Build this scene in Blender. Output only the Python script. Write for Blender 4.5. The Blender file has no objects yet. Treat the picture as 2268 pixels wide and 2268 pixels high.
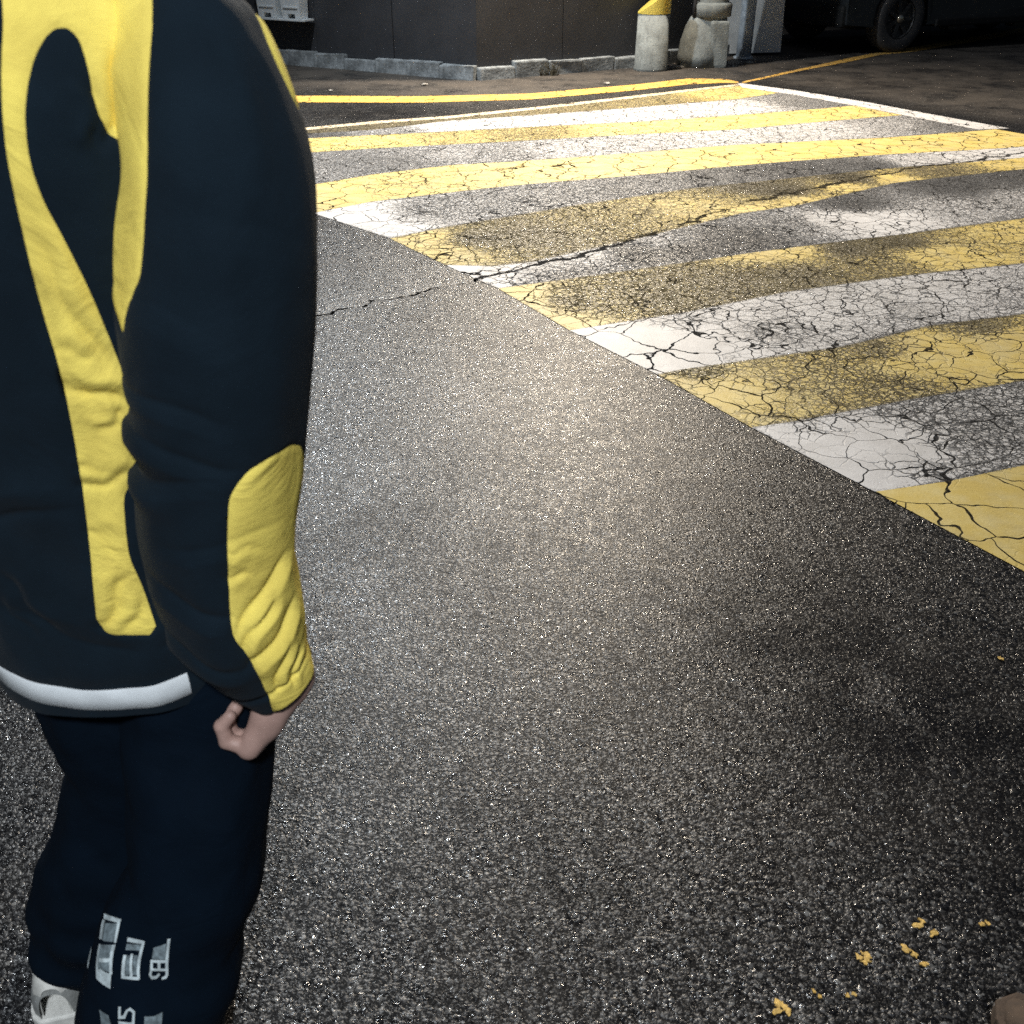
import bpy, bmesh, math, random
import numpy as np
from mathutils import Vector, Matrix

random.seed(7); rng = np.random.default_rng(11)
SC = bpy.context.scene; COL = SC.collection
R = math.radians

# ---------------------------------------------------------------- camera, sky, moonlight, exposure
cam_d = bpy.data.cameras.new('camera'); cam = bpy.data.objects.new('camera', cam_d); COL.objects.link(cam)
cam.location = (0, 0, 1.5); cam.rotation_euler = (R(90 - 31.4), 0, 0)
cam_d.sensor_width = 36; cam_d.sensor_fit = 'HORIZONTAL'; cam_d.lens = 34.66
cam_d.clip_start = .02; cam_d.clip_end = 400
cam_d.dof.use_dof = True; cam_d.dof.focus_distance = 3.4; cam_d.dof.aperture_fstop = 9.0
SC.camera = cam

MOON_EL, MOON_AZ = 52, 200
W = bpy.data.worlds.new('World'); SC.world = W; W.use_nodes = True
wn = W.node_tree; bg = wn.nodes['Background']
sky = wn.nodes.new('ShaderNodeTexSky'); sky.sky_type = 'NISHITA'; sky.sun_disc = False
sky.sun_elevation = R(MOON_EL); sky.sun_rotation = R(MOON_AZ)
wn.links.new(sky.outputs[0], bg.inputs[0]); bg.inputs[1].default_value = .009
sun_d = bpy.data.lights.new('moonlight', 'SUN'); sun_d.energy = .03; sun_d.angle = R(12); sun_d.color = (.8, .9, 1)
sun = bpy.data.objects.new('moonlight', sun_d); COL.objects.link(sun)
sun.rotation_euler = (R(90 - MOON_EL), 0, R(180 - MOON_AZ))
sun.location = (0, 0, 20)
SC.view_settings.view_transform = 'Standard'; SC.view_settings.look = 'None'
SC.view_settings.exposure = 0.25; SC.view_settings.gamma = 1.0
SC.cycles.use_denoising = False
SC.cycles.sample_clamp_indirect = 4.0
SC.cycles.max_bounces = 6

# ---------------------------------------------------------------- helpers
def link(o, parent=None):
    COL.objects.link(o)
    if parent is not None: o.parent = parent
    return o
def tag(o, label=None, cat=None, group=None, kind=None):
    for k, v in (('label', label), ('category', cat), ('group', group), ('kind', kind)):
        if v: o[k] = v
    return o
def empty(name, loc, rz=0, **kw):
    o = link(bpy.data.objects.new(name, None)); o.location = loc; o.rotation_euler = (0, 0, rz); o.empty_display_size = .1
    return tag(o, **kw)
def mesh(name, verts, faces, mat, parent=None, smooth=False, world=False):
    me = bpy.data.meshes.new(name)
    v = np.asarray(verts, float)
    if parent is not None and world:
        v = v - np.array(parent_origin(parent))
    me.from_pydata(v.tolist(), [], [list(map(int, f)) for f in faces]); me.update()
    for m in (mat if isinstance(mat, (list, tuple)) else [mat]): me.materials.append(m)
    if smooth: me.polygons.foreach_set('use_smooth', np.ones(len(me.polygons), bool))
    return link(bpy.data.objects.new(name, me), parent)
def parent_origin(p):
    o = Vector((0, 0, 0))
    while p is not None: o += p.location; p = p.parent
    return o
def bm_obj(name, bm, mat, parent=None, smooth=False):
    me = bpy.data.meshes.new(name); bm.normal_update(); bm.to_mesh(me); bm.free()
    for m in (mat if isinstance(mat, (list, tuple)) else [mat]): me.materials.append(m)
    if smooth: me.polygons.foreach_set('use_smooth', np.ones(len(me.polygons), bool))
    return link(bpy.data.objects.new(name, me), parent)
def bm_box(bm, lo, hi, bev=0., M=None):
    r = bmesh.ops.create_cube(bm, size=1); vs = r['verts']
    c = (Vector(lo) + Vector(hi)) / 2; s = Vector(hi) - Vector(lo)
    for v in vs: v.co = Vector((v.co.x * s.x, v.co.y * s.y, v.co.z * s.z)) + c
    if bev > 0:
        es = list({e for v in vs for e in v.link_edges})
        b = bmesh.ops.bevel(bm, geom=es, offset=bev, segments=2, affect='EDGES', profile=.6)
        vs = list({v for f in b['faces'] for v in f.verts} | {v for v in vs if v.is_valid})
    if M is not None:
        for v in vs: v.co = M @ v.co
    return vs
def lathe(profile, n=40, jitter=0.):
    """profile: (r, z) rows -> verts, faces of a solid of revolution, closed at r = 0 ends"""
    V, Fc = [], []
    for r, z in profile:
        for i in range(n):
            a = 2 * math.pi * i / n; V.append((r * math.cos(a), r * math.sin(a), z))
    for j in range(len(profile) - 1):
        for i in range(n):
            k = (i + 1) % n
            Fc.append((j*n + i, j*n + k, (j+1)*n + k, (j+1)*n + i))
    if profile[-1][0] > 1e-4: Fc.append(tuple((len(profile)-1)*n + i for i in range(n)))
    if profile[0][0] > 1e-4: Fc.append(tuple(reversed(range(n))))
    return V, Fc
def pipe(pts, r, n=10):
    pts = [Vector(p) for p in pts]; V, Fc = [], []
    for i, p in enumerate(pts):
        t = (pts[min(i+1, len(pts)-1)] - pts[max(i-1, 0)]).normalized()
        a = t.orthogonal().normalized() if i == 0 else (a - t * a.dot(t)).normalized()
        b = t.cross(a); rr = r[i] if isinstance(r, (list, tuple)) else r
        for k in range(n):
            w = 2 * math.pi * k / n; V.append(tuple(p + (a * math.cos(w) + b * math.sin(w)) * rr))
    for i in range(len(pts) - 1):
        for k in range(n):
            q = (k + 1) % n; Fc.append((i*n + k, i*n + q, (i+1)*n + q, (i+1)*n + k))
    Fc.append(tuple(reversed(range(n)))); Fc.append(tuple((len(pts)-1)*n + k for k in range(n)))
    return V, Fc
def prism(poly, z0, z1):
    n = len(poly)
    V = [(x, y, z0) for x, y in poly] + [(x, y, z1) for x, y in poly]
    Fc = [tuple(reversed(range(n))), tuple(range(n, 2*n))] + [(i, (i+1) % n, n + (i+1) % n, n + i) for i in range(n)]
    return V, Fc
def join(*parts):
    V, Fc = [], []
    for v, f in parts:
        o = len(V); V += [tuple(p) for p in v]; Fc += [tuple(i + o for i in q) for q in f]
    return V, Fc

def _hash(i, j, k, s):
    h = (i * 374761393 + j * 668265263 + k * 2147483647 + s * 974711) & 0x7fffffff
    h = ((h ^ (h >> 13)) * 1274126177) & 0x7fffffff
    return ((h ^ (h >> 16)) & 0xffff) / 65535.0
def vnoise(p, seed=0):
    p = np.asarray(p, float); i = np.floor(p).astype(np.int64); f = p - i; f = f * f * (3 - 2 * f)
    out = 0
    for dx in (0, 1):
        for dy in (0, 1):
            for dz in (0, 1):
                w = (f[..., 0] if dx else 1 - f[..., 0]) * (f[..., 1] if dy else 1 - f[..., 1]) * (f[..., 2] if dz else 1 - f[..., 2])
                out = out + w * _hash(i[..., 0] + dx, i[..., 1] + dy, i[..., 2] + dz, seed)
    return out * 2 - 1
def fbm(p, seed=0, n=3):
    p = np.asarray(p, float)
    return sum(vnoise(p * 2**k, seed + k) / 2**k for k in range(n))

# ---------------------------------------------------------------- materials
class NT:
    """small wrapper that keeps the node code short"""
    def __init__(s, name):
        s.m = bpy.data.materials.new(name); s.m.use_nodes = True; s.t = s.m.node_tree; s.t.nodes.clear()
        s.out = s.n('ShaderNodeOutputMaterial'); s.b = s.n('ShaderNodeBsdfPrincipled')
        s.l(s.b.outputs[0], s.out.inputs[0]); s._co = None
    def n(s, ty, **kw):
        x = s.t.nodes.new(ty)
        for k, v in kw.items(): setattr(x, k, v)
        return x
    def l(s, a, b): s.t.links.new(a, b)
    def put(s, sock, v):
        if hasattr(v, 'is_linked'): s.l(v, sock)
        else: sock.default_value = v
    @property
    def co(s):
        if s._co is None: s._co = s.n('ShaderNodeNewGeometry').outputs['Position'] if False else s.n('ShaderNodeTexCoord').outputs['Object']
        return s._co
    def attr(s, name): return s.n('ShaderNodeAttribute', attribute_name=name).outputs['Fac']
    def noise(s, scale, detail=3, rough=.55, co=None, dist=0.):
        x = s.n('ShaderNodeTexNoise'); s.l(co or s.co, x.inputs['Vector'])
        x.inputs['Scale'].default_value = scale; x.inputs['Detail'].default_value = detail; x.inputs['Roughness'].default_value = rough
        x.inputs['Distortion'].default_value = dist
        return x.outputs['Fac']
    def vor(s, scale, feature='F1', co=None, rand=1.):
        x = s.n('ShaderNodeTexVoronoi', feature=feature); s.l(co or s.co, x.inputs['Vector'])
        x.inputs['Scale'].default_value = scale; x.inputs['Randomness'].default_value = rand
        return x
    def math(s, op, a, b=0., c=None, clamp=False):
        x = s.n('ShaderNodeMath', operation=op, use_clamp=clamp); s.put(x.inputs[0], a); s.put(x.inputs[1], b)
        if c is not None: s.put(x.inputs[2], c)
        return x.outputs[0]
    def ramp(s, v, a, b, lo=0., hi=1.):
        x = s.n('ShaderNodeMapRange', interpolation_type='SMOOTHSTEP'); s.put(x.inputs[0], v)
        for i, q in zip((1, 2, 3, 4), (a, b, lo, hi)): s.put(x.inputs[i], q)
        return x.outputs[0]
    def mix(s, f, a, b):
        x = s.n('ShaderNodeMix', data_type='RGBA'); s.put(x.inputs[0], f)
        for i, c in ((6, a), (7, b)): s.put(x.inputs[i], (*c, 1) if isinstance(c, tuple) and len(c) == 3 else c)
        return x.outputs[2]
    def mixf(s, f, a, b):
        x = s.n('ShaderNodeMix', data_type='FLOAT'); s.put(x.inputs[0], f); s.put(x.inputs[2], a); s.put(x.inputs[3], b)
        return x.outputs[0]
    def warp(s, amount, scale, co=None):
        x = s.n('ShaderNodeTexNoise'); s.l(co or s.co, x.inputs['Vector']); x.inputs['Scale'].default_value = scale
        v = s.n('ShaderNodeVectorMath', operation='SUBTRACT'); s.l(x.outputs['Color'], v.inputs[0]); v.inputs[1].default_value = (.5, .5, .5)
        w = s.n('ShaderNodeVectorMath', operation='SCALE'); s.l(v.outputs[0], w.inputs[0]); w.inputs['Scale'].default_value = amount
        a = s.n('ShaderNodeVectorMath', operation='ADD'); s.l(co or s.co, a.inputs[0]); s.l(w.outputs[0], a.inputs[1])
        return a.outputs[0]
    def bump(s, h, strength=.5, dist=.01):
        x = s.n('ShaderNodeBump'); s.l(h, x.inputs['Height']); x.inputs['Strength'].default_value = strength; x.inputs['Distance'].default_value = dist
        s.l(x.outputs[0], s.b.inputs['Normal'])
    def set(s, **kw):
        for k, v in kw.items():
            sock = s.b.inputs[k.replace('_', ' ')]
            if isinstance(v, tuple) and len(v) == 3 and sock.type == 'RGBA': v = (*v, 1)
            s.put(sock, v)
        return s.m

def asphalt(nt):
    """wet asphalt: packed stones in black bitumen, pit shade put into colour and gloss -> colour, roughness, height (metres), gloss"""
    co = nt.warp(.011, 110)
    v1 = nt.vor(116, co=co); v1.distance = 'MANHATTAN'; v2 = nt.vor(255, co=co)
    rnd = nt.n('ShaderNodeSeparateColor'); nt.l(v1.outputs['Color'], rnd.inputs[0])
    dome = nt.ramp(v1.outputs['Distance'], .08, .95, 1., 0.)
    fine = nt.ramp(v2.outputs['Distance'], .0, .7, 1., 0.)
    tall = nt.math('MULTIPLY_ADD', nt.math('POWER', rnd.outputs[0], 2.), .85, .35)
    h = nt.math('ADD', nt.math('MULTIPLY', dome, tall), nt.math('MULTIPLY', fine, .30))
    big = nt.noise(1.7, 5, .62); mid = nt.noise(14, 4, .65)
    grit = nt.noise(420, 2)
    stone = nt.mix(nt.ramp(rnd.outputs[1], .45, 1.), (.012, .012, .0135), (.050, .047, .044))
    stone = nt.mix(nt.ramp(rnd.outputs[2], .94, .99), stone, (.20, .195, .185))
    pit = nt.ramp(h, .04, .34)
    col = nt.mix(pit, (.004, .004, .0045), stone)  # low spots between stones blackened by height, occlusion painted over the bitumen
    col = nt.mix(nt.math('MULTIPLY', nt.ramp(big, .45, .68), .28), col, (.060, .052, .044))
    rough = nt.math('ADD', nt.ramp(nt.math('POWER', rnd.outputs[2], 3.), 0., 1., .46, .18), nt.ramp(mid, .35, .7, -.04, .08))
    gloss = nt.math('MULTIPLY', nt.math('MULTIPLY', nt.math('MULTIPLY_ADD', pit, .85, .15), nt.ramp(rnd.outputs[1], 0., 1., .6, 1.)), nt.ramp(big, .32, .66, 1., .72))
    hh = nt.math('ADD', nt.math('MULTIPLY', h, .00140), nt.math('MULTIPLY', grit, .0003))
    return col, rough, hh, gloss

def mat_road():
    nt = NT('wet_asphalt'); col, rough, h, gloss = asphalt(nt)
    crack = nt.attr('crack')      # 1 in the open joint, 0 away from it
    ragged = nt.math('ADD', crack, nt.math('MULTIPLY', nt.math('SUBTRACT', nt.noise(40, 3), .5), .8))
    cm = nt.ramp(ragged, .74, .88)
    col = nt.mix(cm, col, (.003, .003, .003))
    silt = nt.attr('silt')        # silt and grime gathered along the wall, browner road past the hump
    sm = nt.math('MULTIPLY', silt, nt.ramp(nt.noise(2.1, 6, .72), .30, .62))
    col = nt.mix(nt.math('MULTIPLY', sm, .7), col, (.130, .112, .095))
    stain = nt.math('MULTIPLY', nt.attr('stain'), nt.ramp(nt.noise(5, 5, .6), .25, .6))   # old oil and tar patches
    col = nt.mix(nt.math('MULTIPLY', stain, .8), col, (.006, .006, .007))
    rough = nt.mixf(sm, rough, .8)
    gloss = nt.math('MULTIPLY', gloss, nt.math('MULTIPLY', nt.math('SUBTRACT', 1., cm), nt.math('SUBTRACT', 1., nt.math('MULTIPLY', stain, .75))))
    gloss = nt.math('MULTIPLY', gloss, nt.math('SUBTRACT', 1., nt.math('MULTIPLY', sm, .7)))
    nt.bump(h, 1.0, 1.0)
    return nt.set(Base_Color=col, Roughness=rough, Specular_IOR_Level=gloss, IOR=1.68)

def mat_paint(name, rgb, rgb2):
    """thermoplastic road paint, cracked and worn through to the asphalt where 'cover' is low"""
    nt = NT(name); ac, ar, ah, ag = asphalt(nt)
    cover, edge = nt.attr('cover'), nt.attr('edge')
    co = nt.warp(.05, 6)
    n1 = nt.noise(44, 5, .78, co=co); n2 = nt.noise(120, 3, .7)
    grain = nt.math('ADD', nt.math('MULTIPLY', n1, .50), nt.math('MULTIPLY', n2, .50))
    # paint stays where the grain is under a level set by the cover
    level = nt.math('MULTIPLY_ADD', cover, .30, .345)
    edge_cut = nt.math('MULTIPLY', nt.ramp(edge, 0., .022, 1., 0.), .10)
    level = nt.math('SUBTRACT', level, edge_cut)
    d = nt.math('SUBTRACT', level, grain)
    keep = nt.ramp(d, -.006, .014)
    full = nt.ramp(cover, .90, .97)
    keep = nt.math('MAXIMUM', keep, nt.math('MULTIPLY', full, nt.ramp(nt.math('ADD', edge, nt.math('MULTIPLY', nt.math('SUBTRACT', n1, .5), .07)), .0, .005)))
    # crack networks: wide plates everywhere, finer plates where the paint is thinner
    c1 = nt.vor(5.2, 'DISTANCE_TO_EDGE', co=nt.warp(.10, 9)).outputs[0]
    c2 = nt.vor(13, 'DISTANCE_TO_EDGE', co=nt.warp(.05, 16)).outputs[0]
    c3 = nt.vor(34, 'DISTANCE_TO_EDGE', co=nt.warp(.022, 40)).outputs[0]
    wide = nt.ramp(nt.noise(4, 3), .35, .7, .001, .017)
    k1 = nt.ramp(c1, wide, nt.math('ADD', wide, .010), 1., 0.)
    k2 = nt.math('MULTIPLY', nt.ramp(c2, .012, .040, 1., 0.), nt.ramp(nt.math('ADD', cover, nt.math('MULTIPLY', nt.noise(3.1, 2), .3)), .96, 1.14, 1., 0.))
    k3 = nt.math('MULTIPLY', nt.ramp(c3, .04, .12, 1., 0.), nt.ramp(cover, .55, .88, 1., 0.))
    crack = nt.math('MAXIMUM', nt.math('MAXIMUM', k1, k2), k3)
    joint = nt.ramp(nt.math('ADD', nt.attr('crack'), nt.math('MULTIPLY', nt.math('SUBTRACT', nt.noise(40, 3), .5), .8)), .62, .76)
    crack = nt.math('MAXIMUM', crack, joint)
    mask = nt.math('MULTIPLY', keep, nt.math('SUBTRACT', 1., crack))
    pc = nt.mix(nt.ramp(nt.noise(9, 4, .7), .35, .7), rgb, rgb2)
    pc = nt.mix(nt.math('MULTIPLY', nt.ramp(nt.noise(160, 2), .55, .75), .35), pc, tuple(c * .45 for c in rgb))
    pc = nt.mix(nt.math('MULTIPLY', nt.ramp(nt.noise(3.3, 5, .7), .42, .70), .24), pc, (.30, .27, .23))   # road dust ground into the paint
    film = nt.math('MULTIPLY', nt.ramp(cover, .0, .5, .45, 1.), nt.math('MULTIPLY_ADD', nt.ramp(n2, .44, .60), .62, .12))   # thin ghost of paint left between the stones
    ac = nt.mix(film, ac, tuple(.55 * c + .20 for c in rgb))
    ac = nt.mix(nt.math('MULTIPLY', nt.math('MAXIMUM', nt.math('MAXIMUM', k1, joint), nt.math('MULTIPLY', nt.math('MAXIMUM', k2, k3), .55)), .88), ac, (.012, .011, .010))
    nt.bump(nt.math('ADD', nt.math('MULTIPLY', ah, nt.ramp(mask, 0., 1., 1., .22)), nt.math('MULTIPLY', mask, .0035)), 1.0, 1.0)
    return nt.set(Base_Color=nt.mix(mask, ac, pc), Roughness=nt.mixf(mask, ar, .55), Specular_IOR_Level=nt.math('MULTIPLY', nt.mixf(mask, ag, .40), nt.math('SUBTRACT', 1., crack)), IOR=nt.mixf(mask, 1.68, 1.5))

def mat_plain(name, rgb, rough=.6, metal=0., var=.25, nscale=6, bump=.0, bscale=80, spec=.5, rgb2=None, mottle=.0):
    nt = NT(name)
    n = nt.noise(nscale, 5, .65)
    col = nt.mix(nt.ramp(n, .3, .72), tuple(c * (1 - var) for c in rgb), rgb2 or tuple(min(1, c * (1 + var)) for c in rgb))
    if mottle: col = nt.mix(nt.math('MULTIPLY', nt.ramp(nt.noise(bscale * .6, 3), .52, .72), mottle), col, tuple(c * .3 for c in rgb))
    if bump: nt.bump(nt.noise(bscale, 4), bump, .02)
    return nt.set(Base_Color=col, Roughness=nt.ramp(n, .2, .8, rough - .06, rough + .08), Metallic=metal, Specular_IOR_Level=spec)

def mat_cloth(name, rgb, sheen=.2, weave=1500, crease=.25, rough=.85, spec=.08):
    nt = NT(name)
    n = nt.noise(14, 4, .6)
    col = nt.mix(nt.ramp(n, .3, .7), tuple(c * .86 for c in rgb), tuple(min(1, c * 1.08) for c in rgb))
    w = nt.noise(weave, 1); soft = nt.math('ABSOLUTE', nt.math('SUBTRACT', nt.noise(10, 5, .55, dist=.8), .5))
    nt.bump(nt.math('ADD', nt.math('MULTIPLY', w, .0004), nt.math('MULTIPLY', soft, -.014 * crease)), 1., 1.)
    return nt.set(Base_Color=col, Roughness=rough, Specular_IOR_Level=spec, Sheen_Weight=sheen, Sheen_Roughness=.5)

M = dict(
    road=mat_road(),
    yellow=mat_paint('yellow_road_paint', (.73, .545, .150), (.78, .63, .26)),
    white=mat_paint('white_road_paint', (.68, .66, .645), (.78, .76, .745)),
    amber=mat_paint('amber_road_paint', (.74, .42, .075), (.78, .48, .12)),
    cream=mat_paint('cream_edge_paint', (.72, .58, .38), (.78, .66, .48)),
    cloth_dark=mat_cloth('navy_jacket_cloth', (.0065, .0135, .0210), sheen=.03),
    cloth_yellow=mat_cloth('yellow_jacket_cloth', (.95, .75, .16), sheen=.0, crease=.7),
    trouser=mat_cloth('black_trouser_cloth', (.0016, .0055, .012), sheen=.0, crease=.4),
    strip=mat_cloth('reflective_strip', (.66, .70, .72), sheen=.0, rough=.45, spec=.5, crease=.1),
    print=mat_plain('white_print', (.52, .60, .62), .7, var=.35, nscale=60),
    print_dim=mat_plain('worn_print', (.17, .215, .235), .8, var=.5, nscale=90),
    skin=mat_plain('skin', (.38, .245, .205), .55, var=.12, nscale=30, bump=.05, bscale=300),
    hair=mat_plain('black_hair', (.012, .010, .009), .75, var=.4, nscale=90, bump=.5, bscale=220),
    eye=mat_plain('eye', (.5, .48, .46), .2, var=.05),
    lip=mat_plain('lip', (.40, .17, .14), .45, var=.1),
    shoe_white=mat_plain('white_shoe_leather', (.62, .62, .58), .5, var=.12, nscale=40, bump=.08, bscale=120),
    shoe_grey=mat_plain('grey_shoe_suede', (.25, .26, .25), .85, var=.2, nscale=60, bump=.15, bscale=300),
    rubber=mat_plain('black_rubber', (.02, .02, .022), .75, var=.3, nscale=25, bump=.1, bscale=160),
    sole=mat_plain('white_sole', (.66, .66, .62), .6, var=.15, nscale=50),
    brown=mat_plain('brown_suede', (.095, .064, .043), .9, var=.25, nscale=35, bump=.2, bscale=260),
    hoarding=mat_plain('dark_brown_hoarding', (.034, .036, .042), .65, var=.15, nscale=2.2, bump=.05, bscale=30, mottle=.25),
    rear_wall=mat_plain('grey_rear_wall', (.085, .082, .078), .8, var=.3, nscale=1.6, bump=.2, bscale=25),
    concrete=mat_plain('concrete', (.23, .25, .245), .85, var=.25, nscale=7, bump=.25, bscale=60, mottle=.45),
    kerb=mat_plain('stained_kerb_concrete', (.26, .28, .29), .85, var=.45, nscale=9, bump=.3, bscale=50, mottle=.6),
    reflect=mat_plain('yellow_reflective_sheet', (.62, .50, .10), .45, var=.12, nscale=60, bump=.3, bscale=110),
    steel=mat_plain('galvanised_steel', (.40, .46, .52), .38, metal=.15, var=.2, nscale=20),
    white_board=mat_plain('white_board', (.62, .64, .64), .6, var=.15, nscale=4, mottle=.12, bscale=20),
    box_white=mat_plain('white_box_plastic', (.66, .70, .72), .5, var=.08),
    car=mat_plain('dark_car_paint', (.022, .026, .030), .35, var=.15, nscale=3),
    glass=mat_plain('dark_glass', (.012, .014, .016), .08, var=.1),
    rim=mat_plain('dark_wheel_rim', (.060, .062, .065), .4, metal=.5, var=.2, nscale=20),
    chrome=mat_plain('bright_hub_metal', (.75, .68, .55), .2, metal=.9, var=.1),
    tyre=mat_plain('tyre_rubber', (.050, .050, .052), .8, var=.3, nscale=30, bump=.1, bscale=120),
    car_plastic=mat_plain('car_black_plastic', (.010, .011, .012), .7, var=.2, nscale=12, spec=.25),
    lens=mat_plain('lamp_lens_plastic', (.06, .06, .06), .15, var=.05),
    weed=mat_plain('dry_weed', (.10, .085, .05), .8, var=.4, nscale=40),
    litter=mat_plain('pale_litter', (.36, .34, .31), .8, var=.25, nscale=50),
    flake=mat_plain('yellow_paint_flake', (.72, .46, .12), .55, var=.3, nscale=120, bump=.3, bscale=300, mottle=.35),
)
def mat_emit(name, rgb, k):
    nt = NT(name)
    return nt.set(Base_Color=(.8, .8, .8), Emission_Color=rgb, Emission_Strength=k)
M['led_warm'] = mat_emit('warm_lamp_glow', (1, .74, .46), 30)
M['led_cool'] = mat_emit('cool_lamp_glow', (.72, .86, 1), 30)

WARM_W, COOL_W, BACK_W = 2300., 1350., 1000.

# painted ground: outlines and wear in metres on the road plane
BOUND = [
   [(-2.013, 8.109), (-1.718, 8.304), (-1.165, 8.626), (-0.513, 8.895), (0.159, 9.287), (1.167, 9.953), (2.282, 10.677)] ,
   [(-1.98, 7.962), (-1.636, 8.13), (-1.125, 8.304), (-0.504, 8.722), (0.154, 8.971), (1.104, 9.369), (2.095, 9.801), (2.631, 10.238)] ,
   [(-1.935, 7.761), (-1.601, 7.942), (-1.099, 8.088), (-0.48, 8.26), (0.146, 8.44), (1.027, 8.65), (1.933, 8.971), (2.742, 9.314), (3.138, 9.509)] ,
   [(-1.812, 7.209), (-1.504, 7.403), (-1.036, 7.569), (-0.453, 7.742), (0.548, 8.004), (1.807, 8.327), (2.621, 8.698), (3.416, 9.022)] ,
   [(-1.524, 6.211), (-1.328, 6.43), (-0.936, 6.753), (-0.416, 7.04), (0.126, 7.192), (0.897, 7.439), (1.685, 7.703), (2.886, 8.004), (3.946, 8.372)] ,
   [(-1.157, 5.787), (-0.851, 6.055), (-0.376, 6.278), (0.115, 6.487), (0.822, 6.738), (1.549, 7.007), (2.685, 7.385), (3.812, 7.683), (4.396, 7.841)] ,
   [(-0.655, 5.268), (-0.337, 5.517), (0.425, 5.993), (1.117, 6.374), (1.857, 6.662), (2.658, 6.975), (3.648, 7.314), (4.869, 7.683)] ,
   [(-0.331, 4.806), (-0.094, 4.78), (0.09, 4.849), (0.664, 5.268), (1.335, 5.787), (1.684, 5.955), (2.474, 6.53), (3.483, 6.942), (5.474, 7.703)] ,
   [(-0.064, 4.445), (0.473, 4.68), (1.153, 4.982), (1.488, 5.121), (2.11, 5.348), (2.92, 5.672), (5.191, 6.458)] ,
   [(0.241, 3.911), (0.72, 4.114), (1.256, 4.401), (1.92, 4.648), (2.548, 4.831), (5.198, 5.811)] ,
   [(0.549, 3.454), (0.631, 3.495), (1.315, 3.73), (1.763, 3.973), (2.23, 4.114), (5.303, 5.218)] ,
   [(0.813, 3.003), (0.968, 3.051), (1.433, 3.236), (1.915, 3.405), (5.472, 4.806)] ,
   [(1.094, 2.571), (1.344, 2.639), (1.622, 2.744), (5.865, 4.335)] ,
   [(1.397, 2.101), (1.955, 2.277), (6.078, 3.758)] ,
]
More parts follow.
